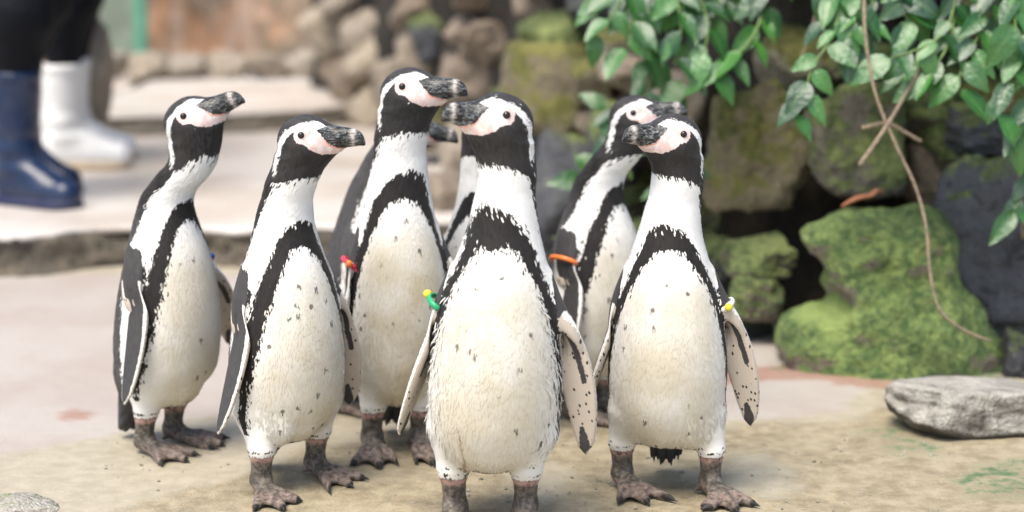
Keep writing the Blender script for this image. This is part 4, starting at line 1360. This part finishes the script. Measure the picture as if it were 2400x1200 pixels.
twig([(1925, -60, 3.8), (1905, 60, 3.78), (1880, 130, 3.76), (1860, 170, 3.76)], .003, .0022, 'thin bare twig hanging between the two vines')
twig([(2385, 280, 3.62), (2388, 400, 3.6), (2395, 500, 3.6), (2398, 560, 3.6)], .003, .0025, 'thin bare twig hanging over the dark grey stone')

# dry leaf on the boulder
LM = mesh_np('curled_leaf', *(lambda: (lambda V, Q: (V, Q))([(r, s * .16 * math.sin(PI * (.08 + .84 * r)), .10 * math.sin(PI * r) + abs(s) * .10 + (.12 if r > .8 else 0)) for r in np.linspace(0, 1, 8) for s in (-1, -.4, .4, 1)],
              [(i * 4 + j, i * 4 + j + 4, i * 4 + j + 5, i * 4 + j + 1) for i in range(7) for j in range(3)]))())
o = link('dry_leaf', LM, M['dryleaf']); o.location = at(1975, 492, 3.76); o.rotation_euler = (0, -.22, .1); o.scale = (.085, .1, .09)
tag(o, 'curled orange brown dry leaf lying on the mossy boulder', 'leaf')

# ================================================================ two keepers, seen from the knees down
def person_body(boot_h):
    h = .016
    xs = np.arange(-.26, .30, h); ys = np.arange(-.36, .361, h); zs = np.arange(.14, 1.78, h)
    X, Y, Z = np.meshgrid(xs, ys, zs, indexing='ij'); A = np.abs(Y)
    f = cone(X, A, Z, (0, .095, .86), (.012, .100, .50), .108, .092)
    f = smin(f, cone(X, A, Z, (.012, .100, .50), (-.005, .100, boot_h - .06), .092, .043), .03)
    f = np.maximum(f, boot_h - .08 - Z)
    f = smin(f, ell(X, Y, Z, (-.01, 0, .93), (.13, .18, .15)), .05)
    f = smin(f, ell(X, Y, Z, (0, 0, 1.15), (.125, .17, .26)), .05)
    f = smin(f, ell(X, Y, Z, (-.005, 0, 1.33), (.11, .20, .12)), .05)
    f = smin(f, cone(X, A, Z, (0, .20, 1.38), (-.05, .27, 1.12), .062, .052), .03)     # upper arm
    f = smin(f, cone(X, A, Z, (-.05, .27, 1.12), (.12, .17, .98), .050, .046), .02)      # forearm into the jacket pocket
    f = smin(f, cone(X, Y, Z, (0, 0, 1.42), (.015, 0, 1.52), .058, .052), .02)
    hd = smin(ell(X, Y, Z, (.02, 0, 1.62), (.095, .075, .115)), ell(X, Y, Z, (.115, 0, 1.605), (.018, .014, .022)), .015)
    hd = smin(hd, ell(X, A, Z, (.01, .078, 1.61), (.018, .010, .03)), .01)
    f = smin(f, hd, .015)
    V, Q = surfnet(f, xs, ys, zs); V = relax(V, Q, 2)
    N = vnormals(V, Q)
    for i in range(len(V)):
        p = V[i]
        if p[2] < 1.0: V[i] = p + N[i] * (.010 * mnoise.noise((p[0] * 9, p[1] * 9, p[2] * 16)) + .004 * mnoise.noise((p[0] * 25, p[1] * 25, p[2] * 34)))
    return V, Q
PB = person_body(.34)

def skin_cloth():
    m = NT('keeper_clothes')
    sx = m.n('ShaderNodeSeparateXYZ'); m.l(m.obj(), sx.inputs[0])
    nz = m.noise(m.obj(), 30, 4)
    cl = m.mix(nz, (0.002, 0.003, 0.0045), (0.007, 0.008, 0.012))
    m.color(m.mix(m.math('GREATER_THAN', sx.outputs[2], 1.46), cl, (0.50, 0.30, 0.22)))
    m.set('Roughness', 0.7); m.set('Specular IOR Level', 0.15); m.bump(nz, 0.3, 0.01)
    return m.mat
M['keeper'] = skin_cloth()

def boot_meshes(H):
    h = .0065
    xs = np.arange(-.11, .23, h); ys = np.arange(-.085, .086, h); zs = np.arange(-.004, H + .03, h)
    X, Y, Z = np.meshgrid(xs, ys, zs, indexing='ij')
    f = cone(X, Y, Z, (-.004, 0, H + .05), (-.012, 0, .11), .070, .053)
    f = np.maximum(f, Z - H)
    foot = cone(X, Y, Z, (-.028, 0, .052), (.150, 0, .034), .051, .044)
    foot = np.maximum(foot, ell(X, Y, Z, (.05, 0, .03), (.172, .06, .30)))
    foot = smin(foot, cone(X, Y, Z, (-.01, 0, .12), (.09, 0, .050), .048, .040), .03)
    f = smin(f, foot, .035)
    f = np.minimum(f, np.maximum(cone(X, Y, Z, (-.004, 0, H + .05), (-.012, 0, .11), .0735, .056), np.abs(Z - H + .012) - .010))
    f = np.maximum(f, .006 - Z)
    V, Q = surfnet(f, xs, ys, zs); V = relax(V, Q, 2, .4)
    for i in range(len(V)):
        p = V[i]
        if .06 < p[2] < H - .03:
            n = .0035 * math.sin(p[2] * 90 + 2 * mnoise.noise((p[0] * 12, p[1] * 12, p[2] * 9))) * max(0, 1 - abs(p[2] - .13) / .07) + .003 * mnoise.noise((p[0] * 15, p[1] * 15, p[2] * 15))
            V[i] = p + np.array([p[0] + .01, p[1], 0]) / (math.hypot(p[0] + .01, p[1]) + 1e-6) * n
    zs2 = np.arange(-.006, .034, h * .8); X, Y, Z = np.meshgrid(xs, ys, zs2, indexing='ij')
    s = np.maximum(np.hypot(np.maximum(np.abs(X - .052) - .088, 0) , Y * (1.0 - .55 * np.clip(X - .06, -.1, .1))) - .0525 - .0 * X, np.abs(Z - .0125) - .0125)
    SV, SQ = surfnet(s, xs, ys, zs2)
    return mesh_np('boot', V, Q), mesh_np('boot_sole', relax(SV, SQ, 1), SQ)

def keeper(px, py, yaw, H, mb, ms, label, leg=-1, scale=1.0, stride=0.0):
    p = on_z(px, py, Z1 + .001)
    root = empty('person', p, rad(yaw)); root.scale = (scale,) * 3
    # the visible leg is the one on the camera's side: shift so that it stands on the given spot
    off = Matrix.Rotation(rad(yaw), 3, 'Z') @ Vector((0, .10 * leg * scale, 0))
    root.location = Vector(p) - off
    tag(root, label, 'person')
    BV = PB[0].copy(); BV[:, 0] -= stride * np.clip((.85 - BV[:, 2]) / .5, 0, 1) * sst(.0, .05, BV[:, 1])
    link('body', mesh_np('keeper_body', BV, PB[1]), M['keeper'], root)
    bt, sl = boot_meshes(H)
    for sg in (-1, 1):
        b = link('boot', bt, mb, root); b.location = (-stride if sg > 0 else 0, .100 * sg, 0)
        s = link('sole', sl, ms, b)
    return root
keeper(52, 478, -28, .355, M['blueboot'], M['bluesole'], 'person in black trousers and shiny blue rubber boots standing on the terrace', -1, 1.0, .17)
keeper(158, 395, 6, .315, M['whiteboot'], M['whitesole'], 'person in black trousers and white rubber boots standing beside the blue boots')

# grit and pebbles on the path
def grit():
    rr = np.random.default_rng(8); V = []; T = []
    D, TT = ico_dirs(1)
    for i in range(260):
        p = on_z(rr.uniform(200, 2400), rr.uniform(1010, 1215), 0); s = rr.uniform(.0010, .0028)
        b = len(V) * 1
        V.extend((D * (1 + .3 * rr.normal(size=(len(D), 1))) * s * np.array([1.3, 1, .7]) + np.array([p[0], p[1], s * .3])).tolist())
        T.extend([[b + k for k in t] for t in TT])
    o = link('grit', mesh_np('grit', V, None, T, False), M['pale']); tag(o, 'scattered small grit on the damp concrete path', 'gravel', kind='stuff')
grit()
